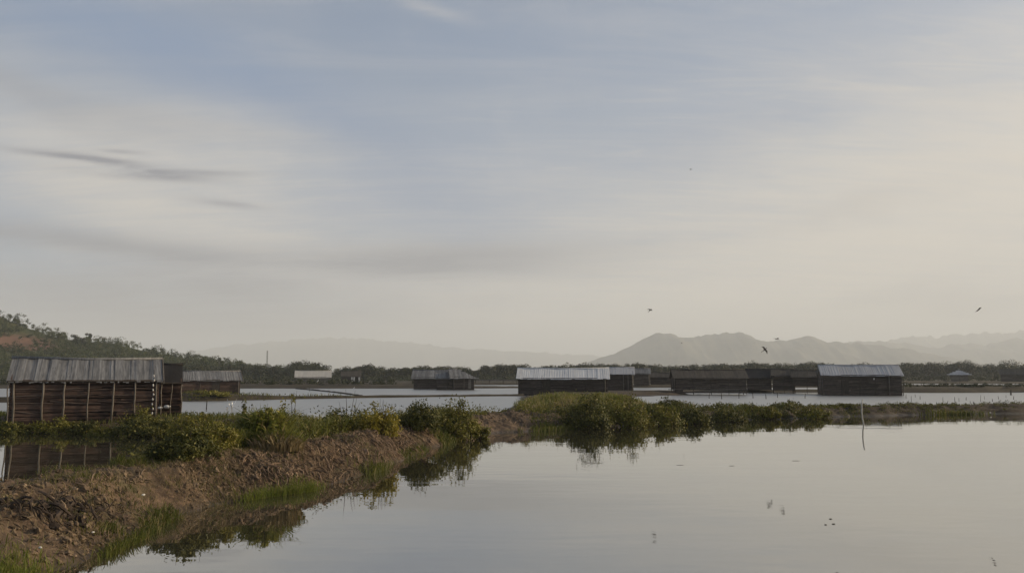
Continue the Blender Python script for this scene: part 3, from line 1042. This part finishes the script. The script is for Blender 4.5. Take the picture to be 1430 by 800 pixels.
# ------------------------------------------------------------------ far woods
def tree_cloud(trees, per, leaf):
    """leaf clumps of many far trees: (x, y, z, height, radius)"""
    ps, ns = [], []
    for x, y, z, h, r in trees:
        n = per
        k = rnd.randint(7, 10)
        cl = np.array([(rnd.uniform(-.62, .62) * r, rnd.uniform(-.62, .62) * r, h * rnd.uniform(.12, .86), rnd.uniform(.30, .52) * r) for _ in range(k)] + [(0, 0, h * .78, .4 * r)])
        c = cl[nrg.integers(0, len(cl), n)]
        d = unit(nrg.normal(size=(n, 3)))
        p = c[:, :3] + d * c[:, 3:4] * nrg.uniform(.6, 1.05, (n, 1)) * np.array([1, 1, .8])
        p[:, 2] = np.maximum(p[:, 2], .2)
        ps.append(p + np.array([x, y, z]))
        ns.append(unit(d + nrg.normal(size=(n, 3)) * .28 + np.array([0, 0, .15])))
    return np.concatenate(ps), np.concatenate(ns)


def wood(name, label, trees, per, leaf, mat):
    p, nr = tree_cloud(trees, per, leaf)
    o = link(name, leaf_mesh(name, p, nr, leaf, leaf * .75), mat)
    tag(o, label, kind='stuff')


TOP = [(250, 508), (300, 508), (340, 507), (385, 511), (405, 510), (420, 506), (440, 505), (460, 512), (500, 511), (560, 512), (600, 510), (640, 511), (662, 515), (668, 514), (675, 509), (700, 507), (730, 510),
       (742, 514), (748, 509), (800, 507), (850, 505), (880, 508), (920, 507), (935, 509), (1000, 508), (1060, 505), (1100, 507), (1118, 504), (1145, 505), (1165, 508), (1260, 507), (1290, 504), (1320, 505),
       (1345, 502), (1372, 509), (1388, 508), (1398, 503), (1425, 504), (1460, 507), (1600, 505)]
tx, ty = [a for a, b in TOP], [b for a, b in TOP]


def belt(x0, x1, n, d0, d1, lo=.7):
    tr = []
    for _ in range(n):
        px = rnd.uniform(x0, x1)
        d = rnd.uniform(d0, d1)
        p = P(px, float(np.interp(px, tx, ty)) + rnd.uniform(-1.0, 2.5) - 5.0 * max(0.0, fb(px, 3.0, .03, 17.0) - .05), d)
        h = (p.z - .35) * (rnd.uniform(lo, 1.0))
        tr.append((p.x, d, .35, h, h * rnd.uniform(.5, .75)))
    return tr


wood('mangrove_forest', 'dark belt of mangrove trees along the far shore, left of the pale roofed hut', belt(250, 742, 330, 350, 430), 560, .62, M_wood_far)
wood('mangrove_forest', 'dark belt of mangrove trees along the far shore, behind the long dark hut', belt(738, 1170, 310, 370, 470), 560, .7, M_wood_far)
wood('mangrove_forest', 'greyer belt of mangrove trees at the right edge of the far shore', belt(1160, 1620, 290, 430, 540), 520, .8, M_wood_far)
wood('scrub', 'low dark salt scrub between the far banks and the mangroves',
     [(x, y, .3, rnd.uniform(1.2, 2.8), rnd.uniform(1.2, 2.6)) for x, y in ((rnd.uniform(-330, 330), rnd.uniform(300, 370)) for _ in range(800))], 90, .5, M_wood_far)
wood('scrub', 'low dark scrub on the bank beyond the left ponds',
     [(x, y, .5, rnd.uniform(.8, 1.6), rnd.uniform(.8, 1.6)) for x, y in ((rnd.uniform(-130, -14), rnd.uniform(170, 182)) for _ in range(150))], 60, .35, M_wood_far)

wood('scrub', 'low dark scrub on the long bank behind the staked pond',
     [(x, y, .7, rnd.uniform(.3, .7), rnd.uniform(.5, 1.1)) for x, y in ((rnd.uniform(60, 112), rnd.uniform(128, 137)) for _ in range(190))], 50, .22, M_wood_far)
hv = np.array(hill_v)
tr = []
bare = lambda x, y: mnoise.fractal(Vector((x * .02, y * .02, 4.4)), 1.0, 2.0, 3) > .22
for _ in range(9000):
    q = hv[rnd.randrange(len(hv))]
    if q[1] > HD + 18 or q[2] < 1 or q[0] > 60 or q[0] < -410:
        continue
    x, y = q[0] + rnd.uniform(-8, 8), q[1] + rnd.uniform(-5, 5)
    px = 715 + x / y * FPX
    pyy = 524 - (q[2] - 2.6) / y * FPX
    if (px - 25) ** 2 / 34 ** 2 + (pyy - 480) ** 2 / 9 ** 2 < 1 and rnd.random() < .75:
        continue
    if bare(x, y) and rnd.random() < .35:
        continue
    h = (rnd.uniform(2.5, 7.0) if rnd.random() < .85 else rnd.uniform(6, 9)) * .75
    tr.append((x, y, q[2] - .8, h, h * rnd.uniform(.4, .6)))
wood('hillside_wood', 'mixed green trees and scrub covering the left hill', tr, 130, .55, M_wood_hill)


def far_tree(label, px, ytop, dist, w_px, mat, zb=None, hfac=1.0):
    top = P(px, ytop, dist)
    h_vis = 14 / FPX * dist
    zb = top.z - h_vis if zb is None else zb
    h = top.z - zb
    root = empty('tree', (top.x, dist, zb))
    tag(root, label, 'tree')
    r = w_px / 2 / FPX * dist
    p, nr = tree_cloud([(0, 0, 0, h, r * 1.2)], 420, .7)
    link('crown', leaf_mesh('crown', p, nr, .8, .6), mat, root)
    b = MB()
    b.tube([(0, 0, -1.5), (.1, 0, h * .4), (0, .1, h * .8)], [.28, .2, .08], 6)
    b.tube([(.05, 0, h * .35), (r * .5, 0, h * .7)], [.12, .04], 5)
    b.tube([(.05, 0, h * .4), (-r * .5, .2, h * .72)], [.12, .04], 5)
    b.build('trunk', M_bark, root)


far_tree('narrow dark tree on the hill crest, leftmost of the tall crest trees', 82, 463, 520, 8, M_wood_hill)
far_tree('tall dark tree standing in the middle of the hill slope', 106, 466, 490, 11, M_wood_far)
far_tree('shorter dark tree beside the tall one on the hill slope', 117, 470, 490, 9, M_wood_far)
far_tree('pointed tree on the hill crest above the large hut roof', 126, 464, 520, 9, M_wood_far)
far_tree('round crowned tree high on the hill at the left edge', 22, 440, 520, 16, M_wood_hill)
far_tree('tall square topped tree at the foot of the hill', 307, 493, 430, 12, M_wood_hill, .3)
far_tree('broad tree at the foot of the hill behind the grey roofed hut', 262, 491, 430, 22, M_wood_hill, .3)
far_tree('tree with rounded crown left of the square topped tree', 285, 498, 430, 22, M_wood_hill, .3)
far_tree('low round tree at the right end of the hill wood', 335, 503, 430, 20, M_wood_hill, .3)


# ------------------------------------------------------------------ huts
def hut(label, x0, x1, ybase, yeave, yridge, dist, yaw=0.0, depth=None, wall=None, roof=None, post=None, posts=None, zwall=-.45, over=.25, strips=.3,
        corr=True, zbase=None, rakes=None, boards=.17, group=None, gable=None, hip=(), name='hut'):
    xc = (x0 + x1) / 2
    g = P(xc, ybase, dist)
    ang = math.atan2(g.x, dist)
    zb = g.z if zbase is None else zbase
    Wd = (x1 - x0) * dist * math.cos(ang) / FPX
    if yaw:
        Wd = Wd / math.cos(R(yaw))
    D = depth or Wd * .5
    ze = P(xc, yeave, dist).z - zb
    zr = P(xc, yridge, dist + D * .5).z - zb
    root = empty(name, (g.x, dist, zb), -ang + R(yaw))
    tag(root, label, 'hut', group)
    h2 = Wd / 2
    wall, roof, post = wall or M_plank_dark, roof or M_roof, post or (M_post if dist < 60 else M_post_dark)
    below = -.45
    # board walls over a dark core
    b = MB()
    z = zwall
    while z < ze - .02:
        hh = boards * rnd.uniform(.8, 1.2)
        hh = min(hh, ze - z)
        for side in (0, 1):
            yy = .0 if side == 0 else D
            x = -h2
            while x < h2 - .05:
                L = min(rnd.uniform(1.5, 4.0), h2 - x)
                b.box((x + L / 2, yy + rnd.uniform(-.022, .022), z + hh / 2), (L - .012, rnd.uniform(.04, .10), hh * rnd.uniform(.62, .96)), 0, .012, rnd.uniform(-.014, .014))
                x += L
        for sx in (-h2, h2):
            b.box((sx + rnd.uniform(-.015, .015), D / 2, z + hh / 2), (.05, D - .06, hh * .9), 0, .008)
        z += hh
    b.build('wall', wall, root)
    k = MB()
    k.box((0, D / 2, (zwall + ze) / 2), (Wd - .12, D - .12, ze - zwall - .02))  # solid backing added behind the boards; its near-black colour paints the unlit interior
    k.build('dark_backing', M_inside, root)
    for sx in (-1, 1):                                  # gable ends
        if sx in hip:
            continue
        gb = MB()
        gb.prism([(sx * h2, -.02, ze), (sx * h2, D + .02, ze), (sx * h2, D / 2, zr - .05)], (-sx * .05, 0, 0))
        gb.build('gable_panel', gable or wall, root)
    # posts
    pl = posts if posts is not None else [-h2 + Wd * i / max(2, int(Wd / 2.2)) for i in range(max(2, int(Wd / 2.2)) + 1)]
    for x in pl:
        pb = MB()
        r = rnd.uniform(.028, .05)
        e = rnd.uniform(-.05, .05)
        pb.tube([(x + e, -.085, below), (x + rnd.uniform(-.04, .04), -.10, ze * .35), (x + rnd.uniform(-.04, .04), -.095, ze * .7), (x - e, -.085, ze - .06)], [r * 1.1, r, r * .95, r * .9], 8)
        pb.build('post', post, root, True)
    for sx in (-1, 1):
        pb = MB()
        pb.tube([(sx * (h2 + .07), D, below), (sx * (h2 + .07), D, ze - .05)], .06, 7)
        pb.build('post', post, root, True)
        if zwall > .1:
            pb = MB()
            pb.tube([(sx * (h2 + .07), D * .5, below), (sx * (h2 + .07), D * .5, ze)], .06, 7)
            pb.build('post', post, root, True)
    # roof: two slopes of narrow sheets
    rb = MB()
    run = D / 2 + over
    slope = (zr - ze) / (D / 2)
    xx = -h2 - over
    tot = Wd + 2 * over
    ns = max(3, int(tot / strips))
    wid = [rnd.uniform(.45, 1.6) for _ in range(ns)]
    cum = np.cumsum([0] + wid) / sum(wid) * tot
    for i in range(ns):
        wds = float(cum[i + 1] - cum[i])
        xa = xx + float(cum[i])
        mid = xa + wds / 2
        edge = tot / 2 - abs(mid)                        # distance from the end of the roof
        cut = max(0.0, (run - edge) / run) if (1 if mid > 0 else -1) in hip else 0.0
        for s in (-1, 1):
            ln = run + rnd.uniform(-.09, .06)
            lift = rnd.uniform(0, .018)
            c = 4 if corr else 2
            for q in range(c):
                xa0, xa1 = xa + wds * q / c, xa + wds * (q + 1) / c
                up0, up1 = (.022 * (q % 2), .022 * ((q + 1) % 2)) if corr else (0, 0)
                sag = .075 * min(Wd / 10, 1.3) * (1 - (2 * mid / tot) ** 2) + .03 * math.sin(i * .9 + zr * 9)
                top = zr - slope * run * cut + lift - sag
                bot = zr - slope * ln + lift - sag * .6
                ya, yb = D / 2 + s * run * cut, D / 2 + s * max(ln, run * cut + .05)
                poly = [(xa0, ya, top + up0), (xa1, ya, top + up1), (xa1, yb, bot + up1), (xa0, yb, bot + up0)]
                rb.prism(poly, (0, 0, -.035))
    for sx in hip:                                       # sloping ends
        xo, xi = sx * tot / 2, sx * (tot / 2 - run)
        zo = zr - slope * run
        rb.prism([(xo, D / 2 - run, zo), (xo, D / 2 + run, zo), (xi, D / 2, zr + .01)], (0, 0, -.035))
    rf = rb.build('roof', roof, root)
    cb = MB()
    ca, cc = -h2 - over - .03 + (run if -1 in hip else 0), h2 + over + .03 - (run if 1 in hip else 0)
    cb.tube([(ca, D / 2, zr + .03), ((ca + cc) / 2, D / 2, zr - .05 * min(Wd / 10, 1.3)), (cc, D / 2, zr + .03)], .075, 8)
    cb.build('ridge_cap', roof, rf, True)
    eb = MB()
    eb.tube([(-h2 - over * .8, -.10, ze - .08), (h2 + over * .8, -.10, ze - .08)], .05, 7)
    eb.build('eave_beam', M_post_dark, root)
    if rakes:
        for sx in rakes:
            for s in (-1, 1):
                k = MB()
                x = sx * (h2 + over + .03)
                k.prism([(x, D / 2, zr + .05), (x, D / 2, zr - .12), (x, D / 2 + s * run, zr - slope * run - .12), (x, D / 2 + s * run, zr - slope * run + .05)], (sx * .05, 0, 0))
                k.build('rake_board', M_post, root)
    root['_w'], root['_d'], root['_ze'], root['_zr'] = Wd, D, ze, zr
    return root


def clean(o):
    for k in ('_w', '_d', '_ze', '_zr'):
        if k in o:
            del o[k]


def to_x(px, x0, x1, Wd):
    return (px - (x0 + x1) / 2) / (x1 - x0) * Wd


HW = (222 - 16) * 40 * math.cos(math.atan2((119 - 715) * 40 / FPX, 40)) / FPX
h1 = hut('large dark plank hut with weathered grey sheet roof behind the near left pond', 16, 222, 586, 530, 501, 40.0, yaw=-1.5, depth=3.6, wall=M_plank, roof=M_roof,
         posts=[to_x(p, 16, 222, HW) for p in (14, 21, 60, 88, 122, 156, 188, 219)], strips=.12, corr=False, rakes=(1,), over=.16)
for zz in (.42, .85, 1.18, 1.5):
    for xa, xb in ((-HW / 2, -HW * .22), (-HW * .24, HW * .1), (HW * .08, HW * .46)):
        if rnd.random() < .8:
            b = MB()
            e = rnd.uniform(-.08, .08)
            b.tube([(xa, -.055, zz + e), ((xa + xb) / 2, -.06, zz - e * .4 - .04), (xb, -.055, zz + rnd.uniform(-.07, .07))], [.022, .03, .02], 6)
            b.build('batten', M_batten, h1)
# white floats threaded on a line at the right front corner, sacks at its foot
fp = P(214, 586, 39.75)
fo = empty('float_string', (fp.x, 39.6, fp.z - .1))
tag(fo, 'string of small white floats hanging down the right corner of the large hut', 'floats')
for i in range(9):
    z = .35 + i * .22
    fl = MB()
    fl.tube([(0, 0, z), (.02 * math.sin(i * 2), 0, z + .04), (.03 * math.sin(i * 2), 0, z + .09), (0, 0, z + .13)], [.012, .036, .032, .012], 7)
    fl.build('float', M_white, fo, True)
fl = MB()
fl.tube([(0, 0, .1), (.01, 0, 1.2), (0, 0, 2.45)], .008, 5)
fl.build('cord', M_post_dark, fo)


def sack(label, px, py, dist, s):
    b = MB()
    b.tube([(-.9 * s, 0, .3 * s), (-.6 * s, .05 * s, .45 * s), (0, 0, .5 * s), (.6 * s, 0, .42 * s), (.85 * s, 0, .5 * s), (1.05 * s, 0, .62 * s)], [.12 * s, .42 * s, .52 * s, .4 * s, .12 * s, .2 * s], 10)
    p = P(px, py, dist)
    o = b.build('sack', M_white, None, True)
    o.location = (p.x, dist, zat(p.x, dist) - .03)
    o.location.z = p.z
    tag(o, label, 'sack')


sack('small white sack at the foot of the large hut corner post', 223, 571, 39.0, .12)
sack('rounder white sack lying in front of the lean-to', 233, 570, 39.2, .16)
h2 = hut('black roofed lean-to hut tucked behind the right end of the large hut', 224, 252, 578, 533, 509, 43.5, yaw=2, depth=2.4, wall=M_plank, roof=M_black, over=.05, corr=False)
h3 = hut('grey roofed hut standing in the pond right of the large hut', 250, 335, 549, 530, 518, 108, yaw=5, depth=5.0, wall=M_plank, roof=M_roof, over=.3, strips=.5, rakes=(1,))
h4 = hut('small pale hut with tan roof in front of the left mangroves', 413, 461, 536, 526, 517.5, 262, depth=5.5, wall=M_plank_pale, roof=M_roof_tan, over=.4, strips=.8, corr=False)
h5 = hut('tiny dark hut with a white framed door right of the tan roofed hut', 477, 503, 535, 525, 518, 255, depth=4, wall=M_plank_dark, roof=M_thatch, over=.3, strips=.8, corr=False)
b = MB()
D5 = h5['_w']
b.box((D5 * .30, -.16, .95), (.8, .06, 1.8))
b.build('door', M_inside, h5)
for x in (.05, .17, .44):
    b = MB()
    b.box((D5 * x, -.18, .95), (.45, .08, 1.9))
    b.build('door_frame', M_white, h5)
h6 = hut('grey hut at the water with long low roof, left of the hipped annex', 578, 640, 543, 526.5, 516.5, 158, yaw=-4, depth=5.0, wall=M_plank_dark, roof=M_roof, over=.5, strips=.6, corr=False)
h6b = hut('stepped grey annex with hipped roof and pale doorway at the water', 634, 662, 543, 525.5, 515.5, 149, yaw=6, depth=5.6, wall=M_plank_dark, roof=M_roof, over=.8, strips=.5, corr=False, hip=(1,), post=M_post)
h6c = hut('low grey lean-to before the joint of the water hut and its hipped annex', 610, 640, 543, 527.5, 519, 150, yaw=-3, depth=4.5, wall=M_plank_dark, roof=M_roof, over=.3, strips=.5, corr=False)
b = MB()
b.box((1.0, -.12, .9), (.5, .06, 1.7))
b.build('door_frame', M_plank_pale, h6b)
h7 = hut('long brown hut with pale silver roof on the grassy mound', 724, 848, 549, 527.5, 514, 108, yaw=-1, depth=5.5, wall=M_plank_dark, roof=M_roof_pale, over=.3, strips=.5,
         posts=[to_x(p, 724, 848, 11.6) for p in (726, 756, 788, 818, 843)])
h8 = hut('smaller grey roofed hut joined behind the right end of the silver roofed hut', 849, 884, 546, 521.5, 513, 128, yaw=0, depth=4.5, wall=M_plank_dark, roof=M_roof_blue, over=.3, strips=.5,
         posts=[-1.8, .6, 1.3, 1.9])
h9 = hut('dull grey shed with pale posts behind the two joined huts', 886, 907, 541, 521, 514.5, 180, depth=4.5, wall=M_plank_dark, roof=M_roof, over=.3, strips=.6, corr=False)
h9b = hut('low dark shed in the gap left of the long dark hut', 909, 940, 540, 526, 520, 185, depth=4.0, wall=M_plank_dark, roof=M_thatch, over=.3, strips=.6, corr=False, zwall=.3)
h10 = hut('long dark thatched hut on posts over the pond, open below', 944, 1042, 549, 527, 516, 112, yaw=8, depth=5.5, wall=M_plank_dark, roof=M_thatch, over=.35, strips=.4, corr=False,
          zwall=.42, post=M_post_dark)
b = MB()
b.box((0, .1, .12), (h10['_w'], .3, .22))
b.build('floor_beam', M_plank_dark, h10)
for x0, z0 in ((-4.4, .5), (-1.5, .62), (1.2, .5), (3.4, .55)):
    b = MB()
    b.tube([(x0 - 1.3, -.18, z0), (x0 + 1.4, -.18, z0 + .05)], .05, 6)
    b.build('rail', M_post, h10)
b = MB()
b.box((-4.3, .0, .45), (1.2, .05, 1.0))
b.build('side_panel', M_plank_dark, h10)
h11 = hut('black roofed open shed behind the right end of the long dark hut', 1044, 1077, 545, 526.5, 515.5, 124, depth=4.5, wall=M_plank_dark, roof=M_black, over=.3, strips=.5, corr=False, zwall=.1)
h12 = hut('brown thatched hut beside the black roofed shed', 1080, 1110, 546, 524, 515.5, 122, depth=5, wall=M_plank_dark, roof=M_thatch, over=.3, strips=.4, corr=False, zwall=.1)
h12b = hut('low brown lean-to against the left gable of the blue grey roofed hut', 1108, 1146, 546, 525.5, 517, 120, depth=4.5, wall=M_plank_dark, roof=M_thatch, over=.3, strips=.4, corr=False, zwall=.7, post=M_post_dark)
h13 = hut('sturdy brown plank hut with blue grey roof standing in the right pond', 1150, 1259, 550, 523, 509.5, 108, yaw=9, depth=5.5, wall=M_plank_dark, roof=M_roof_blue, over=.28, strips=.5,
          posts=[-5.0, -2.5, -.3, 1.6, 3.0, 4.9], gable=M_plank_dark)
b = MB()
b.box((1.45, -.14, 1.95), (.16, .04, .2))
b.build('hatch', M_white, h13)
h14 = hut('distant hut with hip-like grey roof in front of the right mangroves', 1328, 1352, 531, 521, 515.5, 290, depth=6, wall=M_plank_pale, roof=M_roof_blue, over=1.2, strips=.8, corr=False, hip=(-1, 1))
h15 = hut('distant dark hut at the right edge before the mangroves', 1398, 1440, 531, 522, 515, 280, depth=6, wall=M_plank_dark, roof=M_thatch, over=.5, strips=.8, corr=False)
for hh_, xs in ((h7, (.47,)), (h8, (.12, .30, .47)), (h9, (.46,)), (h13, (.34,)), (h3, (.47,))):      # the odd pale corner and door posts
    for x in xs:
        b = MB()
        b.tube([(hh_['_w'] * x, -.15, -.4), (hh_['_w'] * x + .03, -.16, 1.0), (hh_['_w'] * x, -.14, hh_['_ze'] - .05)], .06, 7)
        b.build('post', M_post, hh_, True)
for hh_, x, wd in ((h7, -.18, 1.0), (h13, -.22, .9), (h8, .21, .7), (h3, .1, .9)):                             # dark plank doors
    b = MB()
    b.box((hh_['_w'] * x, -.07, .95), (wd, .05, 1.7), 0, .02)
    b.build('door', M_post_dark, hh_)
for h in (h1, h2, h3, h4, h5, h6, h6b, h6c, h7, h8, h9, h9b, h10, h11, h12, h12b, h13, h14, h15):
    clean(h)


def rail_fence(label, x0, x1, dist, z0, h):
    a, c = P(x0, 540, dist), P(x1, 540, dist)
    L = c.x - a.x
    root = empty('fence', (a.x, dist, z0))
    tag(root, label, 'fence')
    for i in range(4):
        b = MB()
        b.tube([(L * i / 3, 0, -1.0), (L * i / 3, 0, h)], .09, 6)
        b.build('post', M_post_dark, root)
    b = MB()
    b.box((L / 2, 0, h - .2), (L, .08, .35))
    b.build('rail', M_post, root)


rail_fence('long pale rail between the hipped annex and the silver roofed hut', 664, 722, 228, .4, 1.1)


# ------------------------------------------------------------------ poles and stakes
def stake(px, ytop, ybase, lean=0.0, r=.035):
    g = G(px, ybase)
    t = P(px, ytop, g.y)
    b = MB()
    h = t.z
    b.tube([(0, 0, -.5), (lean * .5, 0, h * .5), (lean, 0, h)], [r, r * .95, r * .8], 7)
    o = b.build('wooden_stake', M_post_dark, None, True)
    o.location = g
    return o


ST = [(115, 420, 465), (172, 440, 500), (215, 425, 455), (265, 440, 475), (330, 498, 545), (443, 505, 530), (508, 452, 500), (555, 490, 520), (636, 450, 500), (680, 458, 500), (753, 450, 485), (800, 493, 525),
      (842, 498, 530), (907, 430, 500), (950, 440, 475), (1035, 470, 500), (1103, 440, 475), (1180, 430, 460), (1258, 440, 478), (1330, 508, 535)]
for a, t, bb in ST:
    px, yt, yb = 1250 + a / 7.617, 495 + t / 7.617, 495 + bb / 7.617
    s = stake(px, yt, yb, rnd.uniform(-.1, .1), rnd.uniform(.018, .032))
    tag(s, 'thin dark wooden stake in the shallow pond right of the blue grey roofed hut', 'stake', 'thin stakes standing in the right pond')
s = stake(1377, 561, 566.5, .35, .07)
tag(s, 'leaning thick stub at the back edge of the far right bank', 'stake')
s = stake(1411.5, 544, 551.5, .1, .10)
tag(s, 'thick dark stump against the far bank near the right edge', 'stake')
for px, yt, yb in ((1008, 548, 557), (1032, 549, 556), (1052, 548, 556), (1086, 548, 555), (1124, 549, 556), (990, 549, 556), (1070, 550, 557)):
    s = stake(px, yt, yb, rnd.uniform(-.1, .1), .04)
    tag(s, 'thin dark stake in the water in front of the long dark hut and the lean-to', 'stake', 'stakes before the long dark hut')
for px, yt, yb in ((288, 556, 572), (432, 541, 546), (410, 548, 553)):
    s = stake(px, yt, yb, .05, .04)
    tag(s, {288: 'short dark stake in the pond left of the egrets', 432: 'small stake at the far shore below the tan roofed hut', 410: 'small stake in the pale pond left of the diagonal bank'}[px], 'stake')

g = G(1206, 592.5)
pb = MB()
hh = P(1204, 557, g.y).z
pb.tube([(.06, 0, -.4), (.01, 0, .0), (-.05, 0, hh * .25), (-.07, 0, hh * .5), (-.05, 0, hh * .78), (0, 0, hh)], [.034, .034, .036, .036, .034, .03], 10)
po = pb.build('curved_pipe', M_pvc, None, True)
po.location = g
tag(po, 'curved whitish pipe standing in the pond in front of the right bank', 'pipe')

m = P(373.5, 490, 620)
root = empty('radio_mast', (m.x, 620, .3))
tag(root, 'thin dark mast rising above the left mangroves', 'mast')
b = MB()
for sx, sy in ((-1, -1), (1, -1), (0, 1)):
    b.tube([(sx * .55, sy * .55, 0), (sx * .3, sy * .3, m.z)], [.12, .10], 5)
b.build('mast_leg', M_post_dark, root)
b = MB()
for i in range(9):
    z = i * m.z / 9
    b.tube([(-.5, -.5, z), (.5, -.5, z + m.z / 9)], .07, 4)
    b.tube([(.5, -.5, z), (0, .5, z + m.z / 9)], .07, 4)
b.build('brace', M_post_dark, root)


# ------------------------------------------------------------------ birds
def bird(label, px, py, dist, span, heading, bank, pose):
    """small wader or swallow in flight; pose = height of left and right wing tip over the shoulder (share of the half span)"""
    s = span / 2
    b = MB()
    b.tube([(0, -.62 * s, .0), (0, -.5 * s, .01 * s), (0, -.36 * s, .03 * s), (0, -.1 * s, 0), (0, .25 * s, -.01 * s), (0, .5 * s, 0), (0, .72 * s, .01 * s)],
           [.012 * s, .055 * s, .075 * s, .12 * s, .095 * s, .05 * s, .03 * s], 8)
    for sd, z in ((-1, pose[0]), (1, pose[1])):
        p0, p1, p2 = (sd * .05 * s, -.20 * s, .05 * s), (sd * .48 * s, -.26 * s, (.05 + z * .7) * s), (sd * 1.0 * s, .12 * s, z * s)
        q0, q1, q2 = (sd * .05 * s, .16 * s, .04 * s), (sd * .48 * s, .06 * s, (.04 + z * .7) * s), (sd * 1.02 * s, .2 * s, z * s)
        b.prism([p0, p1, q1, q0], (0, 0, -.02 * s))
        b.prism([p1, p2, q2, q1], (0, 0, -.02 * s))
    b.prism([(-.03 * s, .6 * s, .01 * s), (.03 * s, .6 * s, .01 * s), (.13 * s, .92 * s, 0), (-.13 * s, .92 * s, 0)], (0, 0, -.015 * s))
    o = b.build('bird', M_bird)
    o.location = P(px, py, dist)
    o.rotation_euler = (R(bank[0]), R(bank[1]), R(heading))
    tag(o, label, 'bird')


bird('dark bird with spread wings in the sky near the right edge', 1367, 432, 38, .50, 75, (-38, 12), (.12, -.05))
bird('small dark bird flying above the left end of the hazy ridge', 908, 433, 47, .42, 40, (-35, 5), (.2, .1))
bird('swooping bird with one wing raised in front of the hazy ridge', 1068, 488, 43, .50, 60, (-40, 20), (.45, -.6))
bird('level flying bird just over the saddle of the hazy ridge', 1085, 473, 45, .42, 95, (5, 10), (.08, .02))
bird('tiny bird high alone in the middle of the sky', 965, 237, 60, .28, 30, (-20, 0), (.3, .3))
bird('tiny bird in front of the left summit of the hazy ridge', 952, 479, 90, .30, 60, (-10, 0), (.3, .3))


def egret(label, px, py, dist, s, wings, rz):
    g = P(px, py, dist)
    root_b = MB()
    root_b.tube([(-.02, .30, .40), (0, .18, .46), (0, 0, .52), (0, -.16, .58), (0, -.22, .70), (0, -.16, .82), (0, -.20, .92), (0, -.29, .93)], [.02, .06, .095, .075, .035, .028, .036, .02], 8)
    if wings:
        for sd in (-1, 1):
            p = [(sd * .06, -.1, .56), (sd * .30, -.14, .86), (sd * .42, .02, 1.22), (sd * .34, .16, .95), (sd * .06, .16, .52)]
            root_b.prism(p, (0, .02, -.02))
    o = root_b.build('egret', M_egret, None, True)
    tag(o, label, 'bird')
    bl = MB()
    bl.tube([(0, -.28, .93), (0, -.43, .90)], [.018, .004], 6)
    bl.build('bill', M_beak, o)
    for sd in (-1, 1):
        l = MB()
        l.tube([(sd * .035, .03, .48), (sd * .035, .05, .22), (sd * .035, .02, -.02), (sd * .035, -.07, -.03)], [.018, .012, .010, .008], 5)
        l.build('leg', M_beak, o)
    o.location = g
    o.scale = (s, s, s)
    o.rotation_euler = (0, 0, R(rz))


egret('white egret with both wings raised at the pond edge behind the near bushes', 323.5, 575, 54, .72, True, 25)
egret('white egret standing left beside the one with raised wings', 317.5, 574.5, 54.5, .62, False, 70)
egret('white egret on the far bank below the tan roofed hut', 443.5, 535.5, 165, .85, False, 60)
egret('white egret at the water edge on the far side of the pale pond', 494, 544, 157, .55, False, 90)


# ------------------------------------------------------------------ litter and floating bits
def lump(name, label, cat, loc, sx, sy, sz, mat, group=None):
    b = MB()
    n = 8
    rings = [(-1, .25), (-.6, .8), (0, 1), (.6, .75), (1, .2)]
    pts = []
    for t, r in rings:
        base = len(b.v)
        for k in range(n):
            a = 2 * math.pi * k / n
            q = r * rnd.uniform(.75, 1.2)
            b.v.append((t * sx, math.cos(a) * q * sy, math.sin(a) * q * sz))
    for i in range(4):
        for k in range(n):
            k2 = (k + 1) % n
            b.f.append((i * n + k, i * n + k2, (i + 1) * n + k2, (i + 1) * n + k))
    b.f.append(tuple(range(n))[::-1])
    b.f.append(tuple(range(4 * n, 5 * n)))
    o = b.build(name, mat, None, True)
    o.location = loc
    o.rotation_euler = (0, 0, rnd.uniform(-1, 1))
    tag(o, label, cat, group)
    return o


for px, py, s, lab in ((1160, 724, .05, 'upper bit of the trio floating in the near pond'),
                       (1153, 732, .045, 'lower left bit of the trio floating in the near pond'), (1164, 731, .05, 'lower right bit of the trio floating in the near pond'),
                       
                       (1169, 799, .03, 'small dark bit floating at the bottom edge of the photo')):
    lump('floating_debris', lab, 'debris', G(px, py, .005), s * .7, s * .4, s * .15, M_debris)
sc = MB()
for px, py, l, wd in ((828, 646, .26, .02), (950, 649, .12, .015), (1022, 650, .10, .015), (1112, 643, .12, .02)):
    g = G(px, py, .004)
    n = 12
    ring = [(g.x + l * math.cos(2 * math.pi * k / n) * rnd.uniform(.7, 1.1), g.y + wd * 3 * math.sin(2 * math.pi * k / n) * rnd.uniform(.6, 1.1), .001) for k in range(n)]
    sc.prism(ring, (0, 0, .004))
tag(sc.build('scum', M_scum), 'faint films of scum drifting on the near pond', kind='stuff')
for px, py, zz, s, lab in ((436, 612, .8, .07, 'white scrap on the bank crest beside the dry reeds'), (200, 692, .55, .05, 'white scrap high on the clod slope of the near bank'),
                           (56, 766, .5, .045, 'white chip low on the near bank above the corner grass'), (130, 744, .4, .04, 'white chip below the dark mud patch'),
                           (586, 631, .15, .06, 'pale scrap at the foot of the clod slope near the turn'), (1383, 577, .4, .13, 'white scrap on the far right bank beside the grass patch'),
                           (690, 585, .5, .12, 'pale flat scrap on the bare top of the bank at the turn')):
    q = G(px, py, zz)
    for _ in range(6):                                    # settle on the slope along the sight line
        q = G(px, py, max(zat(q.x, q.y), .02))
    s *= .6
    lump('litter_scrap', lab, 'litter', (q.x, q.y, q.z + s * .6), s, s * .7, s * .5, M_white)
